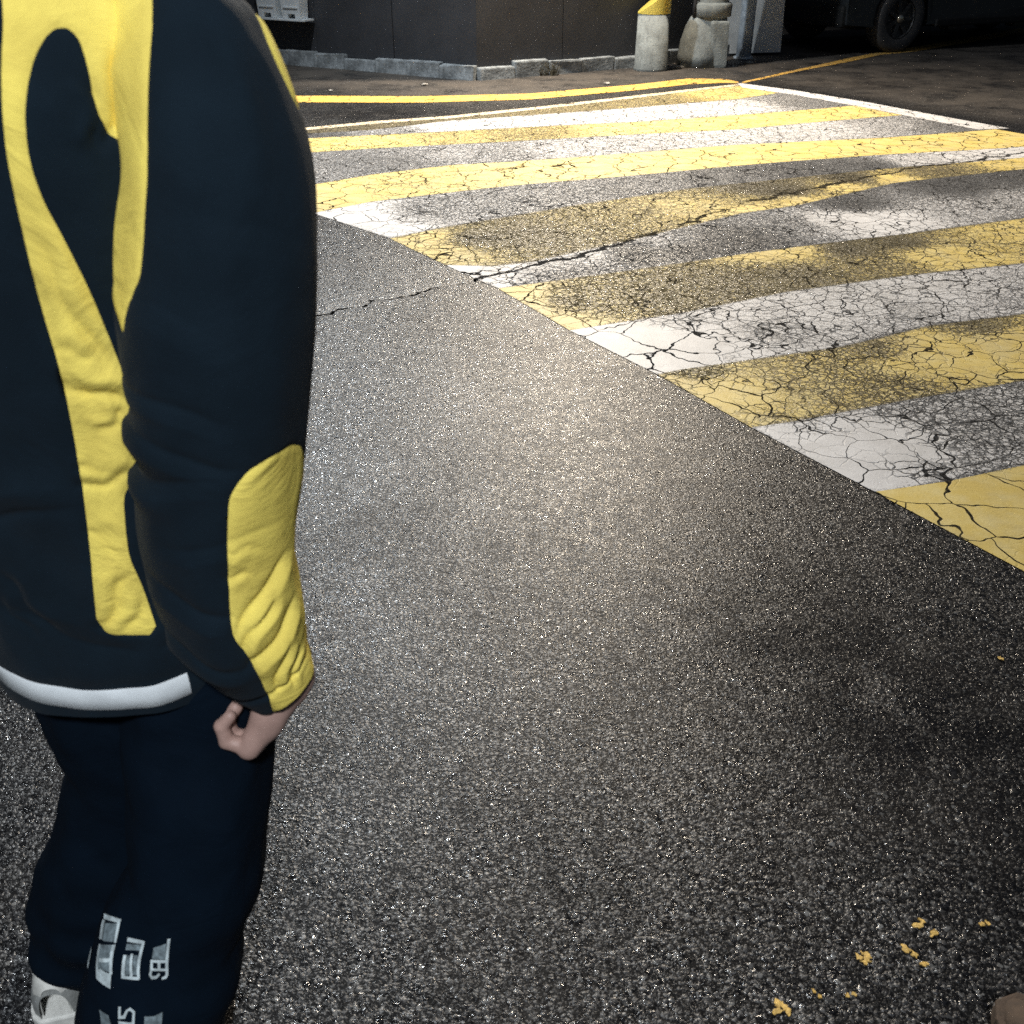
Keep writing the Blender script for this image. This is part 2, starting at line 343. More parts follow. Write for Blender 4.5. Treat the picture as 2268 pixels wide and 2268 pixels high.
COVER = [
   [(-1.701, 8.216, 0.15), (-0.509, 8.82, 0.25), (0.157, 9.126, 0.35), (1.135, 9.653, 0.45), (2.187, 10.27, 0.75), (2.47, 10.205, 0.9)] ,
   [(-1.505, 8.046, 0.1), (-1.028, 8.195, 0.5), (-0.492, 8.486, 0.8), (0.15, 8.698, 0.74), (1.062, 8.971, 0.76), (2.0, 9.314, 0.76), (2.832, 9.653, 0.4)] ,
   [(-1.548, 7.645, 0.8), (-1.064, 7.801, 0.85), (-0.467, 8.004, 0.7), (0.142, 8.216, 0.6), (0.992, 8.327, 0.85), (1.865, 8.626, 0.9), (2.702, 8.996, 0.9), (3.31, 9.048, 0.9)] ,
   [(-1.386, 6.91, 0.5), (-1.159, 7.073, 0.36), (-0.792, 7.073, 0.34), (-0.431, 7.331, 0.62), (-0.061, 7.421, 0.56), (0.325, 7.513, 0.7), (0.936, 7.801, 0.7), (1.744, 8.004, 0.75), (2.519, 8.327, 0.75), (3.19, 8.555, 0.64), (3.598, 8.486, 0.35)] ,
   [(-1.052, 6.119, 0.97), (-0.697, 6.458, 0.85), (-0.23, 6.677, 0.9), (0.858, 7.073, 0.95), (2.065, 7.513, 0.98), (3.414, 8.004, 0.98), (3.972, 8.046, 0.98)] ,
   [(-0.945, 5.811, 0.97), (-0.8, 5.638, 0.97), (-0.648, 5.474, 0.95), (-0.559, 5.638, 0.7), (-0.512, 5.811, 0.5), (-0.209, 5.993, 0.55), (0.109, 6.055, 0.5), (0.441, 6.251, 0.48), (0.784, 6.388, 0.4), (1.497, 6.603, 0.25), (1.879, 6.753, 0.12), (2.482, 6.991, 0.15), (2.793, 7.158, 0.75), (3.324, 7.279, 0.85), (3.696, 7.421, 0.9)] ,
   [(-0.607, 5.074, 0.95), (-0.475, 5.318, 0.85), (-0.316, 5.028, 0.8), (-0.187, 5.268, 0.25), (0.098, 5.369, 0.3), (0.4, 5.582, 0.5), (0.716, 5.752, 0.6), (1.04, 5.87, 0.75), (1.388, 6.055, 0.65), (1.522, 6.388, 0.1), (1.706, 6.319, 0.05), (1.414, 5.87, 0.9), (1.779, 6.081, 0.9), (2.125, 6.388, 0.9), (2.209, 6.677, 0.05), (2.508, 6.633, 0.9), (2.823, 6.831, 0.4), (3.579, 7.158, 0.9)] ,
   [(-0.276, 4.763, 0.98), (-0.168, 4.64, 0.97), (-0.041, 4.721, 0.9), (0.087, 4.68, 0.7), (0.193, 4.763, 0.75), (0.415, 4.964, 0.75), (0.799, 5.218, 0.7), (0.24, 4.64, 0.2), (0.633, 4.982, 0.12), (0.918, 5.074, 0.1), (1.231, 5.268, 0.1), (1.533, 5.582, 0.45), (1.786, 5.638, 0.8), (1.967, 5.638, 0.98), (2.158, 5.672, 0.88), (2.597, 5.87, 0.66), (3.119, 6.119, 0.66), (2.822, 6.458, 0.05), (2.01, 5.993, 0.05), (3.366, 6.677, 0.1)] ,
   [(-0.015, 4.371, 0.97), (0.08, 4.195, 0.93), (0.211, 3.986, 0.97), (0.271, 4.264, 0.42), (0.443, 4.335, 0.48), (0.689, 4.371, 0.38), (1.075, 4.483, 0.32), (1.289, 5.009, 0.92), (1.47, 5.084, 0.85), (1.361, 4.64, 0.3), (1.809, 4.849, 0.5), (2.122, 4.982, 0.88), (2.257, 4.982, 0.95), (2.449, 5.121, 0.7), (2.763, 5.318, 0.8), (2.056, 5.189, 0.15), (1.743, 5.074, 0.15)] ,
   [(0.295, 3.887, 1), (0.4, 3.816, 1), (0.526, 3.593, 0.98), (0.617, 3.816, 1), (0.79, 3.816, 0.97), (0.758, 4.03, 0.72), (0.991, 4.062, 0.8), (1.078, 3.936, 0.62), (1.361, 4.161, 0.78), (1.604, 4.195, 0.76), (1.915, 4.408, 0.78), (2.19, 4.483, 0.74), (2.328, 4.335, 0.64), (1.666, 4.03, 0.66)] ,
   [(0.675, 3.489, 0.4), (0.597, 3.366, 0.93), (0.734, 3.25, 0.98), (0.795, 3.076, 0.98), (0.839, 3.296, 0.9), (1.055, 3.39, 0.65), (0.887, 3.076, 0.6), (1.282, 3.489, 0.6), (1.219, 3.273, 0.6), (1.501, 3.541, 0.85), (1.682, 3.702, 0.9), (1.726, 3.593, 0.96), (2.003, 3.758, 0.96), (2.098, 3.816, 0.96), (1.449, 3.702, 0.4), (1.981, 3.967, 0.3), (1.442, 3.366, 0.5)] ,
   [(0.891, 2.936, 0.93), (1.007, 2.841, 1), (1.203, 2.916, 1), (1.3, 2.841, 1), (1.042, 2.666, 1), (1.103, 2.6, 0.95), (0.999, 3.015, 0.7), (1.373, 3.161, 0.58), (1.577, 3.205, 0.56), (1.555, 2.916, 0.5), (1.693, 3.035, 0.46), (1.323, 2.717, 0.66), (1.495, 2.769, 0.58), (1.665, 2.841, 0.6)] ,
   [(1.163, 2.536, 0.98), (1.517, 2.506, 1), (1.61, 2.717, 0.93)] ,
]
FAR_EDGE = ([(2.283, 10.819), (2.757, 10.336), (3.26, 9.624), (4.002, 8.372)], [(2.274, 10.504), (2.686, 10.046), (3.134, 9.369), (3.728, 8.327)])
TOP_LINE = ([(-2.017, 8.13), (-1.726, 8.349), (-1.171, 8.674), (-0.516, 8.945), (0.16, 9.342), (1.174, 10.015), (2.296, 10.747)], [(-1.994, 8.025), (-1.705, 8.238), (-1.156, 8.555), (-0.509, 8.82), (0.158, 9.206), (1.157, 9.861), (2.268, 10.607)])
YL_A = ([(-2.723, 9.953), (-1.981, 9.984), (-0.83, 9.984), (0.173, 10.141), (1.249, 10.712), (1.844, 11.114), (2.223, 11.076), (2.314, 10.891)], [(-2.641, 9.624), (-1.915, 9.624), (-0.803, 9.624), (0.167, 9.801), (1.208, 10.336), (1.782, 10.712), (2.176, 10.819), (2.292, 10.783)])
YL_B = ([(2.351, 10.891), (3.274, 11.963), (3.988, 12.793), (4.562, 13.408), (5.163, 13.907), (7.669, 16.385), (11.287, 19.858)], [(2.33, 10.783), (3.231, 11.792), (3.891, 12.458), (4.462, 13.094), (4.989, 13.408), (7.338, 15.637), (10.597, 18.588)])
CRACK = [(-1.272, 3.816), (-1.045, 3.973), (-0.845, 4.114), (-0.72, 4.209), (-0.545, 4.335), (-0.362, 4.483), (-0.192, 4.576), (-0.067, 4.705), (0.089, 4.763), (0.364, 5.0), (0.664, 5.268), (0.999, 5.604), (1.376, 5.993), (1.766, 6.292), (2.179, 6.573), (2.625, 6.878), (3.083, 7.141), (3.712, 7.458), (5.11, 8.109)]

# ---------------------------------------------------------------- the road
def poly_dist(P, line):
    P = np.asarray(P, float); best = np.full(P.shape[0], 9.)
    L = np.asarray(line, float)
    for a, b in zip(L[:-1], L[1:]):
        ab = b - a; t = np.clip(((P - a) @ ab) / (ab @ ab), 0, 1)
        best = np.minimum(best, np.linalg.norm(P - (a + t[:, None] * ab), axis=1))
    return best
def crack_amount(xy):
    n = np.c_[xy * 9, np.zeros(len(xy))]
    q = xy + .035 * np.c_[fbm(n, 3), fbm(n, 9)]
    d = poly_dist(q, CRACK)
    return np.clip(1 - d / .050, 0, 1)
def road_z(xy):
    p = np.c_[xy * .55, np.zeros(len(xy))]
    return .006 * fbm(p, 21, 2) - .003 * crack_amount(xy)
def set_attr(o, name, val):
    a = o.data.attributes.new(name, 'FLOAT', 'POINT'); a.data.foreach_set('value', np.asarray(val, np.float32))

def lines(*segs):
    out = []
    for a, b, s in segs: out += list(np.arange(a, b, s))
    return np.array(out + [segs[-1][1]])
def grid_faces(nu, nv):
    i = np.arange(nu - 1)[:, None] * nv + np.arange(nv - 1)[None]
    return np.stack([i, i + nv, i + nv + 1, i + 1], -1).reshape(-1, 4)
gx = lines((-120, -20, 20), (-20, -4, 2), (-4, -1.4, .2), (-1.4, 5.2, .017), (5.2, 12, .4), (12, 120, 12))
gy = lines((-60, -8, 8), (-8, 0, 1), (0, 3.7, .06), (3.7, 8.2, .015), (8.2, 14, .09), (14, 30, .8), (30, 200, 17))
XX, YY = np.meshgrid(gx, gy, indexing='ij'); xy = np.c_[XX.ravel(), YY.ravel()]
road = mesh('road', np.c_[xy, road_z(xy)], grid_faces(len(gx), len(gy)), M['road'], smooth=True)
tag(road, kind='structure')
WALL = [(-7.6, 15.13), (-.361, 11.03), (1.45, 12.07), (2.95, 13.34)]
REAR = [(2.45, 15.4), (11.4, 21.8)]
set_attr(road, 'crack', crack_amount(xy))
dw = np.minimum(poly_dist(xy, WALL), poly_dist(xy, REAR))
ST = [(.72, 1.85, .34, .9), (.95, 1.45, .30, .6), (-1.25, 9.05, .55, .9), (-.6, 8.9, .4, .6), (.1, 1.2, .25, .35), (1.25, 1.15, .5, .6), (3.6, 10.6, .7, .6), (-.35, 2.4, .3, .3)]
set_attr(road, 'stain', np.clip(sum(a * np.exp(-((xy[:, 0] - x)**2 + (xy[:, 1] - y)**2) / r**2) for x, y, r, a in ST), 0, 1))
beyond = np.clip((xy @ np.array([.829, .559]) - 8.15) / .5, 0, 1) * .75        # browner, rougher asphalt past the hump
set_attr(road, 'silt', np.maximum(np.clip(1.5 - dw / 1.1, 0, 1) * (xy[:, 1] > 8), beyond))

def resample(line, n, smooth=False):
    L = np.asarray(line, float); d = np.r_[0, np.cumsum(np.linalg.norm(np.diff(L, axis=0), axis=1))]
    t = np.linspace(0, d[-1], n)
    return np.c_[np.interp(t, d, L[:, 0]), np.interp(t, d, L[:, 1])]
def painted_strip(name, la, lb, mat, cover, lift, parent=road, step=.02):
    """a coat of paint between two outlines; cover = number or rows (x, y, amount left)"""
    la, lb = np.asarray(la, float), np.asarray(lb, float)
    Ln = max(np.sum(np.linalg.norm(np.diff(la, axis=0), axis=1)), .1); Wd = np.mean(np.linalg.norm(resample(la, 9) - resample(lb, 9), axis=1))
    nu, nv = max(8, min(420, int(Ln / step))), max(4, min(40, int(Wd / step)))
    A, B = resample(la, nu), resample(lb, nu); v = np.linspace(0, 1, nv)
    P = (A[:, None] * (1 - v[None, :, None]) + B[:, None] * v[None, :, None]).reshape(-1, 2)
    z = road_z(P) + lift
    o = mesh(name, np.c_[P, z], grid_faces(nu, nv), mat, parent, smooth=True)
    if o.data.polygons[0].normal.z < 0: o.data.flip_normals()
    if np.isscalar(cover): cv = np.full(len(P), float(cover))
    else:
        c = np.asarray(cover, float); rr = np.hypot(P[:, 0], P[:, 1] )
        w = 1 / (np.linalg.norm(P[:, None] - c[None, :, :2], axis=2)**2 + .004)**1.6
        cv = (w * c[:, 2]).sum(1) / w.sum(1)
    set_attr(o, 'cover', cv); set_attr(o, 'crack', crack_amount(P))
    eu = np.minimum(np.arange(nu), np.arange(nu)[::-1]) * Ln / nu; ev = np.minimum(v, 1 - v) * Wd
    set_attr(o, 'edge', np.minimum(eu[:, None], ev[None]).ravel())
    return o
# speed hump: seven yellow and six white stripes, worn
def extended(line, u_end=7.885):
    L = [np.array(p) for p in line]; n = np.array([.829, .559]); out = [L[0]]
    for a, b in zip(L[:-1], L[1:]):
        if b @ n > u_end:
            k = (u_end - a @ n) / ((b - a) @ n); out.append(a + (b - a) * max(k, .02)); return out
        out.append(b)
    return out
for i in range(13):
    c = 'yellow' if i % 2 == 0 else 'white'
    painted_strip(c + '_stripe', extended(BOUND[i]), extended(BOUND[i+1]), M[c], COVER[i], .0018)
painted_strip('edge_line', FAR_EDGE[0], FAR_EDGE[1], M['white'], .93, .0036)
painted_strip('edge_line', TOP_LINE[0], TOP_LINE[1], M['cream'], .86, .0036)
painted_strip('kerb_line', YL_A[0], YL_A[1], M['amber'], .99, .003)
painted_strip('kerb_line', YL_B[0], YL_B[1], M['amber'], .80, .003)

# yellow paint flakes lying at the lower right
def flake(x, y, r, k, sx=1., rot=0.):
    V, Fc = [], []
    n = 11; pts = []
    for i in range(n):
        a = 2 * math.pi * i / n; q = r * (.35 + 1.0 * _hash(np.int64(i), np.int64(k), np.int64(3), 5))
        px, py = q * math.cos(a) * sx, q * math.sin(a)
        pts.append((px * math.cos(rot) - py * math.sin(rot), px * math.sin(rot) + py * math.cos(rot)))
    top = [(x + p, y + q, .0014 + .0022 * _hash(np.int64(i), np.int64(k), np.int64(8), 2)) for i, (p, q) in enumerate(pts)]
    bot = [(x + p * .95, y + q * .95, .0005) for p, q in pts]
    V = top + bot + [(x, y, .0030)]
    Fc = [(i, (i+1) % n, 2*n) for i in range(n)] + [(n + i, n + (i+1) % n, (i+1) % n, i) for i in range(n)]
    return V, Fc
FL = [[(.421, .928, .007, 1.4, .4), (.432, .938, .009, 1., 1.), (.437, .931, .007, .8, 2.), (.428, .943, .006, 1., 0.), (.441, .925, .005, 1.3, 1.)],
      [(.582, 1.022, .008, .7, .3), (.592, 1.015, .006, 1.6, .2), (.597, 1.024, .006, 1.5, 2.4), (.589, 1.03, .004, .7, 0.)],
      [(.702, 1.083, .007, 1.2, .2), (.712, 1.091, .007, .8, .8)], [(.722, 1.066, .006, 1.4, .3), (.727, 1.073, .004, .6, 1.)],
      [(.667, 1.037, .006, 1.8, 2.3), (.676, 1.027, .006, .8, .4)], [(.684, 1.009, .005, 1.1, .3), (.69, 1.011, .004, 1., 1.)],
      [(.490, .962, .006, .5, .5), (.497, .953, .005, .6, .4)], [(.543, .954, .004, 1.2, 2.6), (.553, .957, .005, 1., .6)],
      [(.812, 1.085, .005, 1.2, 0.), (.824, 1.088, .005, .8, .4)], [(1.147, 1.797, .008, .8, .5)]]
for k, grp in enumerate(FL):
    v, f = join(*[flake(x, y, r, 17 * k + j, sx, ro) for j, (x, y, r, sx, ro) in enumerate(grp)])
    mesh('paint_flake', v, f, M['flake'], road)

# ---------------------------------------------------------------- walls
def panel_wall(name, line, height, z0, pw, mat, label, thick=.06, kerb=None, cat='wall'):
    root = empty(name, (line[0][0], line[0][1], 0), label=label, cat=cat)
    ox = np.array(line[0]); k = 0
    for a, b in zip(line[:-1], line[1:]):
        a, b = np.array(a), np.array(b); L = np.linalg.norm(b - a); d = (b - a) / L; nrm = np.array([d[1], -d[0]])
        n = max(1, round(L / pw)); w = L / n; ang = math.atan2(d[1], d[0])
        for i in range(n):
            c = a + d * (i + .5) * w - ox; wob = random.uniform(-.004, .004)
            bm = bmesh.new(); bm_box(bm, (-w/2 + .003, -thick/2, z0), (w/2 - .003, thick/2, height), .006)
            o = bm_obj('panel', bm, mat, root); o.location = (c[0] - nrm[0] * (.04 + wob), c[1] - nrm[1] * (.04 + wob), 0); o.rotation_euler = (0, 0, ang)
        if kerb:
            m = max(1, round(L / .42)); kw = L / m
            for i in range(m):
                c = a + d * (i + .5) * kw - ox; hk = kerb * random.uniform(.80, 1.15)
                bm = bmesh.new(); bm_box(bm, (-kw/2 + random.uniform(.001, .004), -.05, -.05), (kw/2 - random.uniform(.001, .004), .10, hk), .014)
                for vv in bm.verts:
                    vv.co += Vector(np.array([.010, .018, .014]) * np.array([vnoise(np.array(vv.co) * 14 + k * 3.3, 5), vnoise(np.array(vv.co) * 14 + k * 3.3, 6), vnoise(np.array(vv.co) * 14 + k * 3.3, 7)]))
                o = bm_obj('kerb_block', bm, M['kerb'], root); o.location = (c[0] + nrm[0] * .02, c[1] + nrm[1] * .02, 0); o.rotation_euler = (0, 0, ang); k += 1
    return root
wall = panel_wall('hoarding_wall', WALL, 2.7, .115, 1.05, M['hoarding'], 'dark brown panel wall on a low stained concrete kerb behind the bollard', kerb=.14)
rear = panel_wall('rear_wall', REAR, 3.0, .12, 2.2, M['rear_wall'], 'grey wall in the gloom behind the parked car', kerb=.16)

# two white boxes on a shelf fixed to the wall
def wall_pt(t, off):   # along the left face from the corner, off towards the road
    a, b = np.array(WALL[1]), np.array(WALL[0]); d = (b - a) / np.linalg.norm(b - a); n = np.array([-d[1], d[0]])
    if n[1] > 0: n = -n
    p = a + d * t + n * off; return p, math.atan2(-d[1], -d[0])
def white_box(t, label):
    p, ang = wall_pt(t, .10)
    root = empty('white_box', (p[0], p[1], .49), ang, label=label, cat='box', group='white boxes on the wall shelf')
    V = []; w0, w1, d0, d1, h = .125, .145, .065, .078, .42
    # tapered shell with an arched notch between two feet at the front
    out = [(-w0, 0), (-w0 * .45, 0), (-w0 * .40, .045), (w0 * .40, .045), (w0 * .45, 0), (w0, 0), (w1, h), (-w1, h)]
    n = len(out); V = [(x, -(d0 + (d1 - d0) * z / h), z) for x, z in out] + [(x, d0 + (d1 - d0) * z / h, z) for x, z in out]
    Fc = [tuple(range(n)), tuple(reversed(range(n, 2*n)))] + [(i, i + n, (i+1) % n + n, (i+1) % n) for i in range(n)]
    mesh('shell', V, Fc, M['box_white'], root)
    bm = bmesh.new(); bm_box(bm, (-w1 - .012, -d1 - .012, h + .001), (w1 + .012, d1 + .012, h + .03), .008); bm_obj('lid', bm, M['box_white'], root)
    bm = bmesh.new(); bm_box(bm, (-.10, -d0 - .014, .10), (.10, -d0 - .004, .115), .002); bm_obj('label_rib', bm, M['box_white'], root)
    return root
white_box(2.26, 'white tapered plastic box nearer the road on the wall shelf')
white_box(2.60, 'white tapered plastic box further left, half behind the jacket sleeve')
p, ang = wall_pt(2.44, .10)
sh = empty('wall_shelf', (p[0], p[1], .445), ang, label='thin white shelf under the two white boxes', cat='shelf')
bm = bmesh.new(); bm_box(bm, (-.37, -.088, .020), (.37, .085, .042), .004); bm_obj('board', bm, M['box_white'], sh)
for q in (-.28, .28):
    v, f = prism([(0, 0), (.1, 0), (.1, -.05)], -.008, .008)
    o = mesh('bracket', v, f, M['hoarding'], sh); o.rotation_euler = (R(90), 0, R(90)); o.location = (q, -.02, .018)

# ---------------------------------------------------------------- bollard, poles, board
def cut_cylinder(r, z0, lo, tilt, n=48):
    """upright cylinder whose top is cut by a plane rising towards +X"""
    V, Fc = [], []
    for i in range(n):
        a = 2 * math.pi * i / n; x, y = r * math.cos(a), r * math.sin(a)
        V += [(x, y, z0), (x, y, lo + (x + r) * tilt)]
    for i in range(n):
        k = (i + 1) % n; Fc.append((2*i, 2*k, 2*k + 1, 2*i + 1))
    Fc += [tuple(2*i + 1 for i in range(n)), tuple(2*i for i in reversed(range(n)))]
    return V, Fc
bo = empty('bollard', (1.52, 11.78, 0), label='round concrete bollard with slanted yellow reflective top by the wall', cat='bollard')
v, f = lathe([(.185, -.02), (.185, .03), (.178, .05), (.172, .56), (.0, .562)], 48)
V = np.array(v); V[:, :2] *= (1 + .012 * fbm(V * 7, 2))[:, None]; mesh('post', V, f, M['concrete'], bo, smooth=True)
v, f = cut_cylinder(.175, .560, .565, .72); mesh('reflective_cap', v, f, M['reflect'], bo)

up = empty('utility_pole', (2.21, 12.12, 0), label='stout concrete utility pole standing in a lumpy concrete footing', cat='pole')
v, f = lathe([(.168, 0), (.165, .42), (.162, 2.), (.135, 8.2), (.0, 8.21)], 36); mesh('shaft', v, f, M['concrete'], up, smooth=True)
v, f = lathe([(.0, 0), (.31, 0), (.305, .12), (.285, .26), (.235, .40), (.165, .50), (.0, .54)], 40)
V = np.array(v); V = V * [.82, .8, 1] * (1 + .05 * fbm(V * 4, 3))[:, None]; V[:, 0] -= .10; V[:, 2] = np.maximum(V[:, 2], -.02)
mesh('footing', V, f, M['concrete'], up, smooth=True)
bm = bmesh.new(); bm_box(bm, (-.04, -.215, 0), (.165, .12, .47), .03)
for q in bm.verts: q.co += Vector((.008 * vnoise(np.array(q.co) * 9, 1), .012 * vnoise(np.array(q.co) * 9, 2), .010 * vnoise(np.array(q.co) * 9, 3)))
bm_obj('patch', bm, M['concrete'], up)
v, f = lathe([(.17, .50), (.20, .505), (.205, .62), (.19, .64), (.165, .645)], 36); mesh('collar', v, f, M['concrete'], up, smooth=True)
v, f = pipe([(-.20, -.05, 2.6), (-.205, -.06, 1.2), (-.21, -.05, .62), (-.215, -.06, .50)], .022); mesh('cable', v, f, M['rubber'], up, smooth=True)

sp = empty('steel_pole', (2.74, 12.78, 0), label='slim blue-grey steel sign pole beside the concrete pole', cat='pole')
v, f = lathe([(.088, -.02), (.086, .3), (.084, 3.4), (.0, 3.41)], 32); mesh('tube', v, f, M['steel'], sp, smooth=True)
v, f = lathe([(.115, -.02), (.113, .022), (.09, .026)], 32); mesh('base_flange', v, f, M['steel'], sp, smooth=True)
a, b = np.array((2.60, 12.96)), np.array((3.20, 13.10)); c = (a + b) / 2; d = b - a
wb = empty('white_board', (c[0], c[1], .03), math.atan2(d[1], d[0]), label='white board leaning on the wall behind the steel pole', cat='board')
bm = bmesh.new(); bm_box(bm, (-.36, -.012, 0), (.36, .012, 1.5), .004)
o = bm_obj('sheet', bm, M['white_board'], wb); o.rotation_euler = (R(-5), 0, 0)
bm = bmesh.new(); bm_box(bm, (-.34, .013, .1), (-.30, .040, 1.4), .003); bm_box(bm, (.30, .013, .1), (.34, .040, 1.4), .003)
o = bm_obj('batten', bm, M['hoarding'], wb); o.rotation_euler = (R(-5), 0, 0)

# ---------------------------------------------------------------- rubble, litter, weeds along the wall
def stone(seed, s):
    bm = bmesh.new(); bmesh.ops.create_icosphere(bm, subdivisions=2, radius=1)
    for q in bm.verts:
        n = 1 + .35 * vnoise(np.array(q.co) * 1.7 + seed, seed); q.co = Vector((q.co.x * s[0] * n, q.co.y * s[1] * n, max(q.co.z * s[2] * n, -s[2] * .4)))
    return bm
for k, (x, y, s, lab, m) in enumerate([
        (1.76, 11.98, (.075, .05, .03), 'pale chunk of rubble at the foot of the bollard', 'litter'),
        (1.86, 11.95, (.05, .04, .022), 'small pale rubble chip between bollard and pole footing', 'litter'),
        (2.72, 12.33, (.05, .035, .02), 'small grey stone in front of the steel pole', 'concrete')]):
    o = bm_obj('rubble_stone', stone(k + 2, s), M[m]); o.location = (x, y, s[2] * .4); tag(o, lab, 'stone', 'rubble by the wall')
def crumple(x, y, s, seed, label):
    bm = bmesh.new(); bmesh.ops.create_grid(bm, x_segments=6, y_segments=6, size=.5)
    for q in bm.verts: q.co = Vector((q.co.x * s, q.co.y * s * .6, 0.004 + .012 * (1 + vnoise(np.array(q.co) * 5 + seed, seed))))
    o = bm_obj('paper_scrap', bm, M['litter'], smooth=True); o.location = (x, y, 0); o.rotation_euler = (0, 0, seed)
    sol = o.modifiers.new('thickness', 'SOLIDIFY'); sol.thickness = .002
    tag(o, label, 'litter', 'paper scraps on the road')
crumple(-.88, 10.66, .075, 1, 'pale crumpled scrap on the asphalt left of the wall corner')
crumple(.96, 10.72, .075, 4, 'pale crumpled scrap beside the curving yellow line')
crumple(-1.75, 10.25, .05, 2, 'small pale scrap by the jacket, just above the yellow line')
wd = empty('weed_tuft', (.36, 11.36, 0), label='dry dark weeds growing from the kerb right of the wall corner', cat='weed')
vs, fs = [], []
for i in range(70):
    a = random.uniform(0, 6.28); L = random.uniform(.05, .17); lean = random.uniform(.1, .9); x, y = random.uniform(-.12, .14), random.uniform(-.03, .03)
    p = [Vector((x, y, 0)), Vector((x + math.cos(a) * L * lean * .5, y + math.sin(a) * L * lean * .35 - .01, L * .65)), Vector((x + math.cos(a) * L * lean, y + math.sin(a) * L * lean * .7 - .02, L * (1 - lean * .4)))]
    v, f = pipe(p, [.004, .003, .0008], 4); o = len(vs); vs += v; fs += [tuple(q + o for q in g) for g in f]
mesh('stems', vs, fs, M['weed'], wd)

# ---------------------------------------------------------------- parked car (its lower part is what the picture shows)
car = empty('parked_car', (4.72, 13.30, 0), math.atan2(.416, .909), label='dark car parked across the yellow kerb line', cat='car')
WR, WB_, LEN0, LEN1, WID = .375, 3.35, -.86, 4.25, 1.86
def arch(cx, r, n=12): return [(cx + r * math.cos(t), WR + r * math.sin(t)) for t in np.linspace(math.pi + .35, -.35, n)]
low = [(LEN0 + .02, .34)] + arch(0, WR + .075) + arch(WB_, WR + .075) + [(LEN1 - .05, .36), (LEN1, .55), (LEN1 - .02, .98), (3.9, 1.06), (2.4, 1.06), (.35, 1.06), (-.5, .96), (LEN0 + .06, .86), (LEN0, .6)]
low = [(x, max(z, .30)) for x, z in low]
bm = bmesh.new()
ys = [0.0, .05, .22, WID - .22, WID - .05, WID]; ins = [.03, .0, 0, 0, 0.0, .03]
rings = []
for y, q in zip(ys, ins):
    rings.append([bm.verts.new((x, y + (.07 * max(0, z - .75) if y < .3 else (-.07 * max(0, z - .75) if y > WID - .3 else 0)), z - (q if z > .9 else 0))) for x, z in low])
n = len(low)
for ra, rb in zip(rings[:-1], rings[1:]):
    for i in range(n): bm.faces.new((ra[i], ra[(i+1) % n], rb[(i+1) % n], rb[i]))
fa = bm.faces.new(list(reversed(rings[0]))); fb = bm.faces.new(rings[-1])
bmesh.ops.triangulate(bm, faces=[fa, fb]); bmesh.ops.recalc_face_normals(bm, faces=bm.faces)
bm_obj('body', bm, M['car'], car)
cab = [(.25, 1.055), (1.0, 1.58), (1.5, 1.66), (3.2, 1.64), (3.95, 1.1), (3.95, 1.055)]
bm = bmesh.new(); A = [bm.verts.new((x, .06 + .25 * (z - 1.05), z)) for x, z in cab]; B = [bm.verts.new((x, WID - .06 - .25 * (z - 1.05), z)) for x, z in cab]
for i in range(len(cab)): bm.faces.new((A[i], A[(i+1) % 6], B[(i+1) % 6], B[i]))
bm.faces.new(list(reversed(A))); bm.faces.new(B); bmesh.ops.recalc_face_normals(bm, faces=bm.faces); bm_obj('roof', bm, M['car'], car)
for x0, x1 in ((.62, 1.72), (1.82, 2.75), (2.85, 3.5)):
    t0 = .40 if x0 < 1 else 0.; t1 = -.3 if x1 > 3 else 0.
    v = [(x0, .055 + .25 * .06, 1.11), (x1 + (0.22 if x1 > 3 else 0), .055 + .25 * .06, 1.11), (x1 + t1 * .4, .055 + .25 * .5, 1.55), (x0 + t0, .055 + .25 * .5, 1.55)]
    mesh('window', v + [(a, b + .004, c) for a, b, c in v], [(0, 1, 2, 3), (7, 6, 5, 4), (0, 4, 5, 1), (1, 5, 6, 2), (2, 6, 7, 3), (3, 7, 4, 0)], M['glass'], car)
bm = bmesh.new(); bm_box(bm, (.55, -.03, .27), (WB_ - .55, .10, .36), .02); bm_obj('sill', bm, M['car_plastic'], car)
bm = bmesh.new(); bm_box(bm, (LEN0 - .03, .03, .30), (LEN0 + .28, WID - .03, .55), .05); bm_obj('bumper', bm, M['car_plastic'], car)
bm = bmesh.new(); bm_box(bm, (LEN1 - .25, .03, .32), (LEN1 + .03, WID - .03, .58), .05); bm_obj('bumper', bm, M['car_plastic'], car)
bm = bmesh.new(); bm_box(bm, (-.4, .35, .24), (3.9, WID - .35, .34), .03); bm_obj('underbody', bm, M['car_plastic'], car)
for y in (.08, WID - .48):
    bm = bmesh.new(); bm_box(bm, (LEN0 - .01, y, .66), (LEN0 + .16, y + .4, .80), .03); bm_obj('headlight', bm, M['lens'], car)
for y in (.06, WID - .3):
    bm = bmesh.new(); bm_box(bm, (LEN1 - .12, y, .74), (LEN1 + .01, y + .24, .92), .02); bm_obj('tail_light', bm, M['lens'], car)
bm = bmesh.new(); bm_box(bm, (1.86, -.012, .82), (2.04, .02, .85), .008); bm_obj('door_handle', bm, M['rim'], car)
for x, zz in ((.95, .30), (2.1, .33)):
    bm = bmesh.new(); bm_box(bm, (x, .15, .20), (x + .22, .32, .29), .02); bm_obj('exhaust_box', bm, M['rim'], car)
